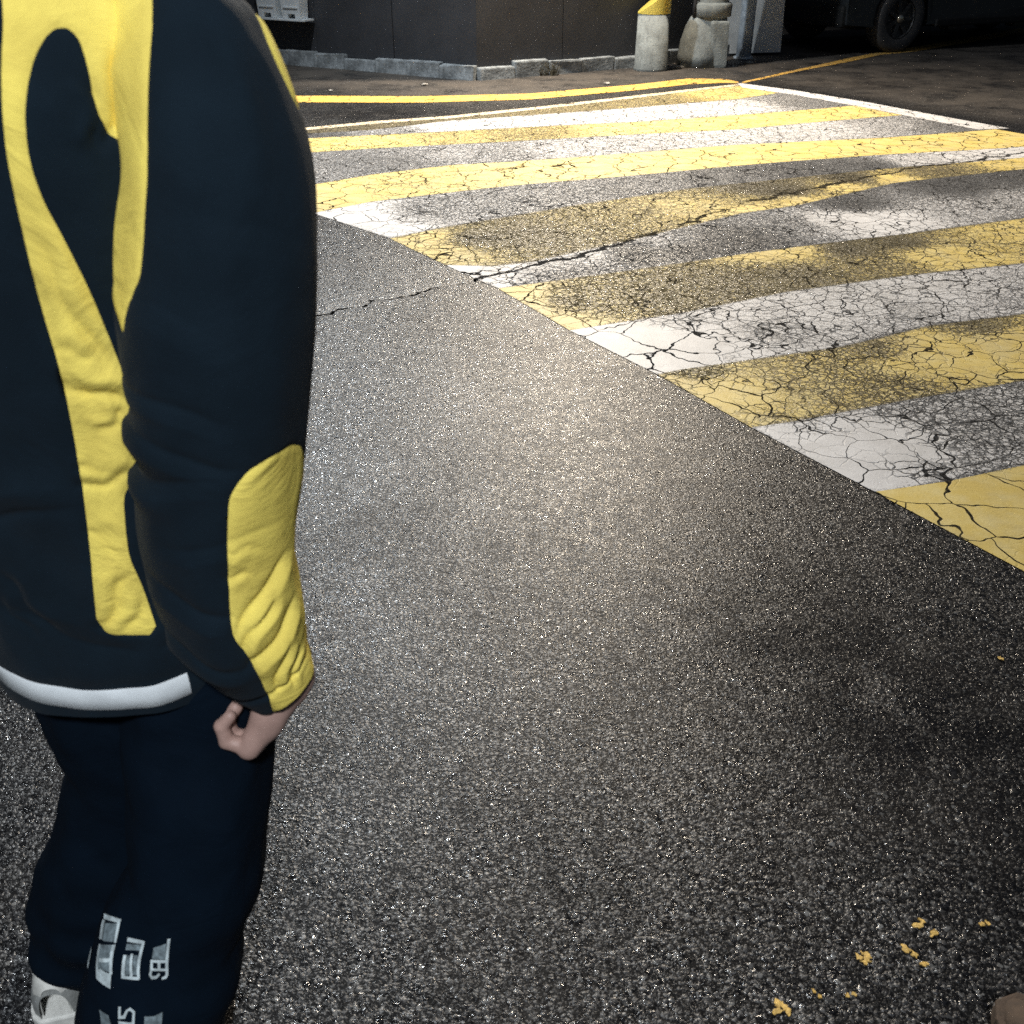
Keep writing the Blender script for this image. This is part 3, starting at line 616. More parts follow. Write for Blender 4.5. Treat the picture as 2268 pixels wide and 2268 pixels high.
def wheel(x, y, flip):
    v, f = lathe([(.225, -.10), (WR - .05, -.118), (WR - .012, -.10), (WR, -.07), (WR + .001, .07), (WR - .012, .10), (WR - .05, .118), (.225, .10)], 40)
    f = [q for q in f if len(q) == 4]
    w = empty('wheel', (x, y, WR)); w.parent = car; w.rotation_euler = (R(90) if not flip else R(-90), 0, 0)
    mesh('tyre', v, f, M['tyre'], w, smooth=True)
    spk = [lathe([(.228, -.09), (.232, .085), (.215, .095), (.205, .06), (.0, .045)], 36)]
    for k in range(7):
        a = 2 * math.pi * k / 7
        V, Fc = prism([(.04, -.028), (.21, -.02), (.21, .02), (.04, .028)], .045, .085)
        spk.append(([(p * math.cos(a) - q * math.sin(a), p * math.sin(a) + q * math.cos(a), r) for p, q, r in V], Fc))
    v, f = join(*spk); mesh('rim', v, f, M['rim'], w)
    v, f = lathe([(.045, .08), (.043, .10), (.03, .108), (.0, .11)], 20); mesh('hub_cap', v, f, M['chrome'], w, smooth=True)
for x in (0, WB_):
    wheel(x, .115, False); wheel(x, WID - .115, True)

# ---------------------------------------------------------------- street lamps
def lamp_head(parent, loc, aim, glow):
    d = Vector(aim) - Vector(loc); rz = math.atan2(d.y, d.x)
    h = empty('lamp_head', tuple(Vector(loc) - parent.location)); h.parent = parent; h.rotation_euler = (0, R(8), rz)
    bm = bmesh.new(); bm_box(bm, (-.34, -.14, .0), (.30, .14, .09), .03); bm_obj('housing', bm, M['steel'], h, smooth=False)
    bm = bmesh.new(); bm_box(bm, (-.2, -.11, -.012), (.24, .11, -.001), .003); bm_obj('diffuser', bm, M[glow], h)
    return h
def lamp_light(parent, loc, aim, watts, color, size, cone):
    l = bpy.data.lights.new('lamp_light', 'SPOT'); l.energy = watts; l.color = color; l.shadow_soft_size = size; l.spot_size = R(cone); l.spot_blend = .9
    o = bpy.data.objects.new('lamp_light', l); COL.objects.link(o); o.parent = parent
    o.location = Vector(loc) - parent.location - Vector((0, 0, .12))
    d = Vector(aim) - Vector(loc); o.rotation_euler = d.to_track_quat('-Z', 'Y').to_euler()
LW = (.80, 11.1, 4.5)
lw = empty('street_lamp', (2.21, 12.12, 4.3), label='warm street lamp on an arm of the concrete utility pole', cat='street lamp')
v, f = pipe([(0, -.12, 0), (-.4, -.32, .25), (-.95, -.68, .29), (-1.2, -.86, .25)], .03); mesh('arm', v, f, M['steel'], lw, smooth=True)
v, f = lathe([(.17, -.06), (.178, -.055), (.178, .06), (.16, .065)], 30); mesh('clamp', v, f, M['steel'], lw, smooth=True)
lamp_head(lw, LW, (.3, 5, 0), 'led_warm')
lamp_light(lw, LW, (.4, 4.6, 0), WARM_W, (1, .86, .68), .13, 174)
def pole_lamp(foot, head, aim, watts, color, size, cone, label):
    """lamp on its own steel pole: foot on the ground, head reaching out over the road"""
    r = empty('street_lamp', (foot[0], foot[1], 0), label=label, cat='street lamp')
    h = head[2]; dx, dy = head[0] - foot[0], head[1] - foot[1]
    v, f = lathe([(.09, -.02), (.085, .5), (.06, h + .05), (.0, h + .07)], 24); mesh('pole', v, f, M['steel'], r, smooth=True)
    v, f = pipe([(0, 0, h - .05), (dx * .4, dy * .4, h + .12), (dx * .85, dy * .85, h + .10)], .03); mesh('arm', v, f, M['steel'], r, smooth=True)
    lamp_head(r, head, aim, 'led_cool'); lamp_light(r, head, aim, watts, color, size, cone)
pole_lamp((-3.7, 10.7), (-2.1, 9.0, 5.2), (1.2, 6.6, 0), COOL_W, (.88, .95, 1), .12, 165, 'cool white street lamp standing left of the wall corner, hidden by the person')
pole_lamp((1.3, -3.6), (.35, -2.5, 4.8), (-.5, .95, .95), BACK_W, (.90, .95, 1), .25, 42, 'white street lamp on a steel pole behind the viewer')

# ---------------------------------------------------------------- figure surfaces (metres, world axes)
def curve(xs, ys):
    """smooth monotone-ish interpolation through knots (cubic Hermite, limited slopes)"""
    xs = np.asarray(xs, float); ys = np.asarray(ys, float)
    h = np.diff(xs); d = np.diff(ys) / h
    m = np.zeros_like(ys); m[0] = d[0]; m[-1] = d[-1]
    for i in range(1, len(ys) - 1):
        m[i] = 0 if d[i-1] * d[i] <= 0 else 2 * d[i-1] * d[i] / (d[i-1] + d[i])
    def f(x):
        x = np.clip(np.asarray(x, float), xs[0], xs[-1])
        i = np.clip(np.searchsorted(xs, x, side='right') - 1, 0, len(h) - 1)
        t = (x - xs[i]) / h[i]
        return ((1 + 2*t) * (1-t)**2 * ys[i] + t * (1-t)**2 * h[i] * m[i]
                + t*t * (3 - 2*t) * ys[i+1] + t*t * (t-1) * h[i] * m[i+1])
    return f

Z_T = [.70, .74, .85, 1.0, 1.15, 1.28, 1.36, 1.42, 1.46, 1.50, 1.545]
T_A = curve(Z_T, [.166, .170, .168, .166, .168, .170, .170, .160, .125, .080, .066])
T_B = curve(Z_T, [.138, .142, .140, .137, .138, .140, .135, .120, .100, .082, .072])
T_X = curve([.70, 1.0, 1.4, 1.6], [-.475, -.467, -.457, -.455])
T_Y = curve([.70, 1.0, 1.4, 1.6], [.985, .978, .970, .975])
def torso(t, z, off=0.):
    t = np.asarray(t, float); z = np.asarray(z, float)
    s, c = np.sin(t), np.cos(t); e = .9
    sx = np.sign(s) * np.abs(s)**e; sy = np.sign(c) * np.abs(c)**e
    return np.stack([T_X(z) + (T_A(z) + off) * sx, T_Y(z) - (T_B(z) + off) * sy, z], -1)

def tube(knots):
    """knots rows: x, y, z, r  ->  surface function P(phi, s), s in 0..1; phi 0 faces the back (-Y), +90 deg faces +X"""
    k = np.asarray(knots, float)
    d = np.r_[0, np.cumsum(np.linalg.norm(np.diff(k[:, :3], axis=0), axis=1))]; L = d[-1]; d = d / L
    fx, fy, fz, fr = (curve(d, k[:, i]) for i in range(4))
    def cen(s): return np.stack([fx(s), fy(s), fz(s)], -1)
    def P(phi, s, off=0.):
        phi = np.asarray(phi, float); s = np.asarray(s, float)
        T = cen(np.clip(s + .02, 0, 1)) - cen(np.clip(s - .02, 0, 1))
        T = T / np.linalg.norm(T, axis=-1, keepdims=True)
        X = np.zeros_like(T); X[..., 0] = 1
        e1 = X - T * np.sum(X * T, -1, keepdims=True); e1 /= np.linalg.norm(e1, axis=-1, keepdims=True)
        e2 = np.cross(e1, T); e2 = np.where(e2[..., 1:2] > 0, -e2, e2)
        r = (fr(s) + off)[..., None]
        return cen(s) + r * (np.sin(phi)[..., None] * e1 + np.cos(phi)[..., None] * e2)
    P.length = L; P.cen = cen; P.r = fr
    return P
SLEEVE_R = tube([(-.318, .955, 1.425, .050), (-.284, .938, 1.385, .076), (-.261, .905, 1.300, .083), (-.270, .896, 1.225, .089),
                 (-.278, .888, 1.165, .091), (-.299, .880, 1.020, .085), (-.313, .880, .915, .079), (-.309, .884, .825, .075),
                 (-.297, .893, .765, .064), (-.277, .900, .718, .050)])
LEG_R = tube([(-.405, .970, .84, .100), (-.402, .950, .66, .098), (-.402, .905, .535, .090), (-.420, .872, .414, .086),
              (-.460, .855, .330, .090), (-.480, .838, .250, .102), (-.506, .830, .190, .102), (-.522, .835, .100, .098), (-.525, .845, .055, .092)])
LEG_L = tube([(-.535, .980, .84, .100), (-.526, .985, .66, .098), (-.518, .985, .535, .092), (-.550, .990, .414, .090),
              (-.586, .985, .320, .092), (-.635, .985, .200, .094), (-.672, .995, .095, .092)])
# panel outlines in surface coordinates (angle, height) and print outlines on the calf
BODY = [(0.43, 1.4611), (0.362, 1.4405), (0.293, 1.397), (0.257, 1.3592), (0.238, 1.3272), (0.234, 1.2711), (0.234, 1.2001), (0.257, 1.128), (0.234, 1.0376), (0.188, 0.9506), (0.128, 0.8568), (0.142, 0.8385), (0.192, 0.8305), (0.472, 0.8213), (0.44, 0.8843), (0.394, 0.9266), (0.408, 0.9587), (0.44, 0.9953), (0.49, 1.0067), (0.604, 1.0182), (0.545, 1.0411), (0.522, 1.0662), (0.545, 1.0708), (0.65, 1.0903), (0.595, 1.1177), (0.559, 1.1532), (0.495, 1.2116), (0.421, 1.2597), (0.366, 1.2894), (0.343, 1.3134), (0.339, 1.334), (0.357, 1.3604), (0.394, 1.381), (0.449, 1.3993), (0.522, 1.413), (0.591, 1.4199), (0.655, 1.4199), (0.701, 1.413), (0.71, 1.3981), (0.714, 1.3764), (0.719, 1.3581), (0.769, 1.3398), (0.838, 1.3318), (0.966, 1.3592), (1.154, 1.413), (1.886, 1.4531)]
SL1 = [(0.242, 0.0315), (0.014, 0.0587), (-0.247, 0.1173), (-0.481, 0.176), (-0.574, 0.2403), (-0.595, 0.2876), (-0.606, 0.319), (-0.726, 0.3419), (-0.818, 0.3677), (-0.883, 0.3891), (-0.943, 0.372), (-0.981, 0.3491)]
CF = [(1.22, 0.5193), (0.981, 0.5207), (0.769, 0.525), (0.584, 0.5351), (0.443, 0.5551), (0.372, 0.5751), (0.362, 0.6166), (0.389, 0.711), (0.275, 0.7969), (0.302, 0.8183), (0.4, 0.8484), (0.432, 0.8927), (0.323, 0.9571), (0.084, 0.9742)]
LB = [[(-1.405, 0.6692), (-1.405, 0.6784), (-1.025, 0.6727), (-0.932, 0.6898), (-1.095, 0.7001), (-1.443, 0.7253), (-1.432, 0.6956)], [(-1.139, 0.6349), (-0.726, 0.6052), (-0.709, 0.6109), (-1.041, 0.6349)], [(-1.079, 0.6383), (-0.987, 0.6326), (-0.851, 0.6486), (-0.938, 0.6555)], [(-0.753, 0.6143), (-0.709, 0.6109), (-0.59, 0.6326), (-0.617, 0.6349)], [(-0.894, 0.6589), (-0.834, 0.6544), (-0.699, 0.6864), (-0.758, 0.691)], [(-0.628, 0.6383), (-0.584, 0.6349), (-0.47, 0.6738), (-0.508, 0.6761)], [(-0.758, 0.6681), (-0.557, 0.6532), (-0.552, 0.6589), (-0.737, 0.6727)], [(-0.764, 0.6898), (-0.671, 0.6784), (-0.574, 0.6773), (-0.487, 0.6738), (-0.454, 0.6979), (-0.726, 0.7013)], [(-0.487, 0.6155), (-0.247, 0.6029), (-0.231, 0.6086), (-0.465, 0.6212)], [(-0.269, 0.6097), (-0.236, 0.6063), (-0.095, 0.6647), (-0.133, 0.6658)], [(-0.416, 0.6395), (-0.378, 0.6372), (-0.291, 0.6715), (-0.34, 0.6727)], [(-0.334, 0.6326), (-0.302, 0.6303), (-0.198, 0.6635), (-0.231, 0.6658)], [(-0.345, 0.6692), (-0.111, 0.6612), (-0.111, 0.667), (-0.34, 0.6738)], [(0.019, 0.5811), (0.052, 0.5788), (0.177, 0.6189), (0.139, 0.62)], [(-0.052, 0.6235), (0.149, 0.6143), (0.171, 0.62), (-0.041, 0.628)], [(-0.041, 0.628), (-0.008, 0.6269), (0.035, 0.6406), (-0.003, 0.6418)], [(0.046, 0.6235), (0.084, 0.6223), (0.117, 0.6349), (0.084, 0.6361)], [(0.139, 0.62), (0.177, 0.6189), (0.22, 0.6349), (0.188, 0.6361)], [(-0.008, 0.6383), (0.215, 0.6315), (0.226, 0.6372), (0.003, 0.6429)], [(-0.003, 0.6429), (0.03, 0.6429), (0.035, 0.6509), (0.003, 0.6532)], [(0.003, 0.6521), (0.035, 0.6509), (0.057, 0.6532), (0.052, 0.6601)], [(0.052, 0.6601), (0.057, 0.6532), (0.095, 0.6509), (0.117, 0.6567)], [(0.095, 0.6509), (0.117, 0.6441), (0.144, 0.6475), (0.117, 0.6567)], [(0.193, 0.6372), (0.226, 0.6372), (0.247, 0.6464), (0.209, 0.6464)], [(0.209, 0.6464), (0.247, 0.6464), (0.236, 0.6555), (0.204, 0.6509)], [(0.204, 0.6509), (0.236, 0.6555), (0.182, 0.6589), (0.171, 0.6532)], [(-0.296, 0.7185), (-0.264, 0.7173), (-0.236, 0.7356), (-0.269, 0.7379)], [(-0.247, 0.731), (-0.193, 0.7276), (-0.182, 0.7322), (-0.242, 0.7356)], [(-0.215, 0.7288), (-0.193, 0.7196), (-0.166, 0.7196), (-0.182, 0.731)], [(-0.193, 0.7196), (-0.149, 0.7139), (-0.133, 0.7173), (-0.166, 0.7207)], [(-0.149, 0.7139), (-0.084, 0.7173), (-0.106, 0.7207), (-0.144, 0.7185)], [(-0.106, 0.7196), (-0.079, 0.7173), (-0.052, 0.7436), (-0.084, 0.7448)], [(-0.264, 0.7413), (-0.095, 0.7345), (-0.09, 0.7379), (-0.258, 0.7459)], [(-0.258, 0.7459), (-0.226, 0.7448), (-0.215, 0.7528), (-0.247, 0.7551)], [(-0.182, 0.7413), (-0.155, 0.7402), (-0.144, 0.7482), (-0.171, 0.7494)]]
LD = [[(-0.965, 0.6349), (-0.731, 0.6143), (-0.617, 0.6338), (-0.84, 0.6498)], [(-0.84, 0.6555), (-0.622, 0.6383), (-0.503, 0.6727), (-0.731, 0.683)], [(-0.454, 0.6246), (-0.253, 0.612), (-0.231, 0.6212), (-0.427, 0.6326)], [(-0.372, 0.6383), (-0.318, 0.6349), (-0.236, 0.6635), (-0.302, 0.667)], [(-0.285, 0.6326), (-0.226, 0.6292), (-0.144, 0.6601), (-0.204, 0.6624)], [(-0.095, 0.604), (0.03, 0.5891), (0.122, 0.6155), (-0.041, 0.6223)], [(-0.579, 0.7505), (-0.416, 0.7436), (-0.345, 0.7665), (-0.487, 0.7837)], [(0.041, 0.723), (0.149, 0.723), (0.247, 0.7185), (0.253, 0.7391), (0.057, 0.7402)]]

# ---------------------------------------------------------------- the walking person
PX = -.46
person = empty('person', (PX, .95, 0), label='person seen from behind in a navy and yellow jacket and black trousers, walking', cat='person')
PO = np.array((PX, .95, 0.))

def sd_poly(P, poly):
    """signed distance (negative inside) and nearest outline point"""
    A = np.asarray(poly, float); B = np.roll(A, -1, 0)
    best = np.full(len(P), 1e9); near = P.copy(); inside = np.zeros(len(P), bool)
    for a, b in zip(A, B):
        ab = b - a; L = ab @ ab
        if L < 1e-12: continue
        t = np.clip(((P - a) @ ab) / L, 0, 1); q = a + t[:, None] * ab; d = np.linalg.norm(P - q, axis=1)
        m = d < best; best[m] = d[m]; near[m] = q[m]
        c = ((a[1] > P[:, 1]) != (b[1] > P[:, 1])) & (P[:, 0] < (b[0] - a[0]) * (P[:, 1] - a[1]) / (b[1] - a[1] + 1e-12) + a[0])
        inside ^= c
    return np.where(inside, -best, best), near
def rounded(poly, n=2):
    for _ in range(n):      # corner cutting, light
        q = []
        for a, b in zip(poly, poly[1:] + poly[:1]):
            a, b = np.array(a), np.array(b); q += [tuple(a * .8 + b * .2), tuple(a * .2 + b * .8)]
        poly = q
    return poly
def panels(surf, us, vs, su, sv, polys, disp, flip=False, wrap=False):
    """grid on a surface cut along panel outlines: returns (verts, faces outside, faces inside)"""
    U, V = np.meshgrid(us, vs, indexing='ij'); P = np.c_[U.ravel() * su, V.ravel() * sv]
    cell = max(abs(us[1] - us[0]) * su, abs(vs[1] - vs[0]) * sv)
    sd = np.full(len(P), 9.); near = P.copy()
    for pl in polys:
        d, q = sd_poly(P, [(a * su, b * sv) for a, b in pl]); m = np.abs(d) < np.abs(sd)
        neg = (d < 0) | (sd < 0); near[m] = q[m]; sd = np.where(neg, -np.minimum(np.abs(d), np.abs(sd)), np.minimum(np.abs(d), np.abs(sd)))
    snap = np.abs(sd) < .52 * cell
    P[snap] = near[snap]; sd[snap] = 0
    u, v = P[:, 0] / su, P[:, 1] / sv
    X = surf(u, v, disp(u, v) - .0016 * np.exp(-(sd / .003)**2))      # stitched-in seam along the panel edge
    F = grid_faces(len(us), len(vs)); q = sd[F]; s = q.sum(1); mixed = (q.max(1) > 0) & (q.min(1) < 0)
    o, i = F[(s >= 0) & ~mixed].tolist(), F[(s < 0) & ~mixed].tolist()
    for f, w in zip(F[mixed], q[mixed]):        # split quads that the outline crosses corner to corner
        k = 0 if abs(w[0]) + abs(w[2]) <= abs(w[1]) + abs(w[3]) else 1
        for a, b, c in ((k, k + 1, k + 2), (k, k + 2, (k + 3) % 4)):
            b, c = b % 4, c % 4; (o if w[a] + w[b] + w[c] >= 0 else i).append([f[a], f[b], f[c]])
    return X, o, i
def add_panels(X, Fo, Fi, dark, light, n_dark, n_light, parent, label=None):
    out = []
    for F, m, nm in ((Fo, dark, n_dark), (Fi, light, n_light)):
        if len(F) == 0: out.append(None); continue
        ids = np.unique(np.concatenate([np.asarray(f) for f in F])); back = np.zeros(len(X), int); back[ids] = np.arange(len(ids))
        o = mesh(nm, X[ids] - PO, [tuple(back[f]) for f in map(np.asarray, F)], m, person if parent is None else parent, smooth=True)
        out.append(o); parent = parent or o
    return out
def crease(u, v, segs, su, sv):
    d_out = np.zeros_like(u)
    for (u0, v0, u1, v1, A, w) in segs:
        a, b = np.array((u0 * su, v0 * sv)), np.array((u1 * su, v1 * sv)); ab = b - a; L = np.linalg.norm(ab); t = ab / L; n = np.array((-t[1], t[0]))
        x, y = u * su - a[0], v * sv - a[1]; s = (x * t[0] + y * t[1]) / L; d = x * n[0] + y * n[1] + .004 * np.sin(s * 7 + A * 900)
        win = np.clip(s * 4 + .4, 0, 1) * np.clip((1 - s) * 4 + .4, 0, 1)
        d_out += win * A * (-np.exp(-np.abs(d) / (.55 * w)) + .7 * np.exp(-np.abs(d - 1.7 * w) / (1.3 * w)))
    return d_out

# --- jacket body
TS_U, TS_V = .165, 1.0
BODY_CREASE = [(.22, 1.128, .56, 1.10, .006, .009), (.25, 1.16, .45, 1.15, .003, .008), (.20, 1.035, .40, 1.03, .003, .007), (.20, 1.012, .52, 1.02, .005, .008),
               (.15, .838, .36, .905, .006, .008), (.27, .826, .44, .875, .004, .007), (.19, .965, .36, .93, .003, .010), (.40, 1.07, .55, 1.09, .005, .006),
               (.21, 1.23, .36, 1.10, .004, .010), (.27, 1.26, .48, 1.14, .005, .008), (.74, 1.33, .95, 1.40, .006, .010), (.70, 1.33, .72, 1.38, .004, .007),
               (-.9, .95, .1, .99, .006, .014), (-1.1, 1.10, -.2, 1.06, .005, .014), (-.8, 1.22, -.1, 1.25, .004, .014), (-.4, .86, .3, .80, .004, .012), (.5, .80, 1.2, .86, .005, .012)]
def body_disp(u, v):
    p = np.stack([u * 2.2, v * 7, np.zeros_like(u)], -1); q = np.stack([u * 6, v * 22, np.ones_like(u)], -1)
    hem = np.exp(-((v - .755) / .012)**2) * -.003
    return .0045 * fbm(p, 31, 2) + .0018 * vnoise(q, 33) + crease(u, v, BODY_CREASE, TS_U, TS_V) + crease(-u, v, BODY_CREASE[:6], TS_U, TS_V) * .8 + hem
def hem_torso(u, v, off):
    X = torso(u, v, off); k = np.clip((.86 - v) / .15, 0, 1)
    X[..., 2] += k * (.012 * np.sin(u)**2 * 1.2 + .004 * np.sin(3 * u + .6)) - .006 * k
    return X
mirror = lambda pl: [(-a, b) for a, b in pl]
us = np.linspace(-math.pi, math.pi, 300); vs = np.linspace(.712, 1.53, 250)
BODY_P = rounded(BODY, 1)
X, Fo, Fi = panels(hem_torso, us, vs, TS_U, TS_V, [BODY_P, [(-a - .42, b) for a, b in BODY_P]], body_disp)
jacket, jy = add_panels(X, [f[::-1] for f in Fo], [f[::-1] for f in Fi], M['cloth_dark'], M['cloth_yellow'], 'jacket', 'yellow_panel', None)
def inner_band(z0, z1, shrink):      # the turned-in hem, so the coat has a thickness and a dark inside
    u = np.linspace(-math.pi, math.pi, 120); V = np.vstack([hem_torso(u, np.full_like(u, z), body_disp(u, np.full_like(u, z)) - s) for z, s in ((.712, 0), (.714, .006), (z1, shrink))])
    mesh('hem_lining', V - PO, grid_faces(3, 120), M['cloth_dark'], jacket, smooth=True)
inner_band(.71, .80, .010)
# reflective strip on the back of the hem, and its thin raised edge
STRIP_HI = curve([-1.15, -.65, -.36, -.18, .03, .27, .61], [.776, .7687, .7618, .7565, .7530, .7525, .7565])
def strip(u0, u1):
    u = np.linspace(u0, u1, 90); hi = STRIP_HI(u); V = []
    for k, (f, o) in enumerate(((0., .0003), (.03, .0018), (.5, .0018), (.97, .0018), (1., .0003))):
        z = hi - .0285 * f; V.append(hem_torso(u, z, body_disp(u, z) + o))
    return np.vstack(V), grid_faces(5, 90)
v, f = strip(-1.12, .605); mesh('reflective_strip', v - PO, f, M['strip'], jacket, smooth=True)
# collar
u = np.linspace(-math.pi, math.pi, 80)
cl = np.vstack([torso(u, np.full_like(u, z), np.full_like(u, o)) for z, o in ((1.50, .004), (1.53, .012), (1.555, .012), (1.565, .008), (1.555, .003), (1.51, -.006))])
mesh('collar', cl - PO, grid_faces(6, 80)[:, ::-1], M['cloth_dark'], jacket, smooth=True)

# --- sleeves
SL_U, SL_V = .084, SLEEVE_R.length
SL_CREASE = [(-1.5, .44, .3, .47, .010, .010), (-1.6, .50, .5, .53, .012, .011), (-1.4, .575, .2, .555, .009, .010), (-.4, .66, 1.3, .62, .004, .010), (.35, .655, .8, .655, .004, .006),
             (.30, .70, .65, .705, .003, .007), (.35, .80, 1.2, .70, .007, .010), (.30, .835, .95, .765, .006, .007), (.30, .875, 1.3, .80, .008, .011), (.5, .95, 1.0, .86, .006, .008),
             (.75, .97, 1.2, .90, .005, .007), (-1.2, .33, .2, .36, .004, .012), (-.2, .22, 1.2, .26, .003, .014), (-1.0, .72, .3, .77, .006, .012), (-1.2, .82, .3, .87, .006, .010)]
def sleeve_disp(u, v):
    p = np.stack([u * 1.6, v * 7, np.zeros_like(u) + 5], -1)
    cuff = np.exp(-((v - .955) / .006)**2) * -.004
    left = np.clip(-np.sin(u + .1), 0, 1)       # bunched cloth at the inner elbow
    bunch = left * (-.006 * np.exp(-((v - .54) / .09)**2) + .008 * (np.exp(-((v - .525) / .022)**2) + np.exp(-((v - .60) / .020)**2) - .7 * np.exp(-((v - .565) / .014)**2) - .8 * np.exp(-((v - .488) / .016)**2)))
    low = np.clip((v - .60) / .1, .35, 1)
    return .0035 * fbm(p, 41, 2) + low * crease(u, v, SL_CREASE, SL_U, SL_V) + cuff + bunch
SL1P = SL1[:-2] + [(-1.05, .375), (-1.5, .33), (-2.3, .30), (-2.9, .0), (.6, 0.)]
FRONT = [(1.62, .06), (1.47, .085), (1.45, .115), (1.6, .145), (1.8, .15), (2.7, .15), (2.7, .055)]
CUFF = CF[:-1] + [(.15, .985), (.02, 1.002), (1.0, 1.004), (2.2, 1.002), (2.3, .80), (1.9, .60), (1.5, .535)]
us = np.linspace(-math.pi, math.pi, 190); vs = np.linspace(0., .998, 260)
X, Fo, Fi = panels(SLEEVE_R, us, vs, SL_U, SL_V, [rounded(SL1P, 1), rounded(CUFF, 1), rounded(FRONT, 2)], sleeve_disp)
def sleeve(X, flip, tagname):
    g = lambda F: [f[::-1] for f in F] if flip else F
    s, y = add_panels(X, g(Fo), g(Fi), M['cloth_dark'], M['cloth_yellow'], 'sleeve', 'yellow_panel', jacket)
    # turned-in cuff
    n = len(us); rim = X.reshape(n, len(vs), 3)[:, -1]; cen = rim.mean(0); up = X.reshape(n, len(vs), 3)[:, -14].mean(0)
    V = np.vstack([rim, rim * .94 + cen * .06, (rim * .86 + cen * .14) + (up - cen)])
    mesh('cuff_lining', V - PO, grid_faces(3, n), M['cloth_dark'], jacket, smooth=True)
sleeve(X, False, 'R')
def left_side(P):      # mirrored to the left and swung forward at the shoulder
    P = np.array(P, float); P[..., 0] = 2 * PX - P[..., 0]
    y, z = P[..., 1] - .95, P[..., 2] - 1.38; a = R(30); k = np.clip((1.42 - P[..., 2]) / .08, 0, 1) * a
    P[..., 1] = .95 + y * np.cos(k) - z * np.sin(k); P[..., 2] = 1.38 + z * np.cos(k) + y * np.sin(k); return P
XL = left_side(X)
sleeve(XL, True, 'L')

# --- trousers: one mesh, two legs meeting under the coat
def leg_disp(seed):
    def f(u, v):
        p = np.stack([u * 1.5, v * 9, np.zeros_like(u) + seed], -1)
        low = np.clip((v - .55) / .4, 0, 1)
        return .006 * fbm(p, seed, 2) + low * .005 * np.sin(v * 60 + 1.3 * np.sin(u + seed)) * (.5 + .5 * np.sin(u * 2 + v * 9)) 
    return f
TV, TF = [], []
us = np.linspace(-math.pi, math.pi, 90); vs = np.linspace(0, 1, 150)
for S, sd_ in ((LEG_R, 51), (LEG_L, 57)):
    U, V = np.meshgrid(us, vs, indexing='ij'); u, v = U.ravel(), V.ravel()
    X = S(u, v, leg_disp(sd_)(u, v)); o = len(TV); TV += list(X); TF += [tuple(q + o for q in f) for f in grid_faces(90, 150)]
    rim = X.reshape(90, 150, 3)[:, -1]; c = rim.mean(0); o = len(TV); TV += list(rim) + list(rim * .93 + c * .07) + list(rim * .8 + c * .2 + np.array([0, 0, .06])); TF += [tuple(q + o for q in f) for f in grid_faces(3, 90)]
ht = np.linspace(-math.pi, math.pi, 80)
hips = np.vstack([np.c_[-.473 + a * np.sin(ht), .975 - b * np.cos(ht), np.full(80, z)] for z, a, b in ((.70, .155, .122), (.78, .160, .128), (.92, .155, .12), (1.02, .14, .11))])
o = len(TV); TV += list(hips); TF += [tuple(q + o for q in f) for f in grid_faces(4, 80)]
trousers = mesh('trousers', np.array(TV) - PO, TF, M['trouser'], person, smooth=True)
# lettering printed across the right calf
def print_mesh(polys, lift):
    V, Fc = [], []
    for pl in polys:
        c = np.mean(pl, axis=0); ring = []
        for a, b in zip(pl, pl[1:] + pl[:1]):
            for k in range(4): ring.append(np.array(a) * (1 - k / 4) + np.array(b) * k / 4)
        pts = np.array(ring + [c]); u, v = pts[:, 0], pts[:, 1]
        X = LEG_R(u, v, leg_disp(51)(u, v) + lift); o = len(V); V += list(X); n = len(ring)
        Fc += [(o + i, o + (i+1) % n, o + n) for i in range(n)]
    return np.array(V), Fc
LB[0] = [(-1.22, .694), (-1.12, .690), (-1.05, .700), (-1.0, .7115), (-1.08, .7145), (-1.16, .712)]
v, f = print_mesh(LB, .0022); tag(mesh('lettering', v - PO, f, M['print'], trousers), kind='stuff')
v, f = print_mesh(LD, .0014); tag(mesh('worn_lettering', v - PO, f, M['print_dim'], trousers), kind='stuff')

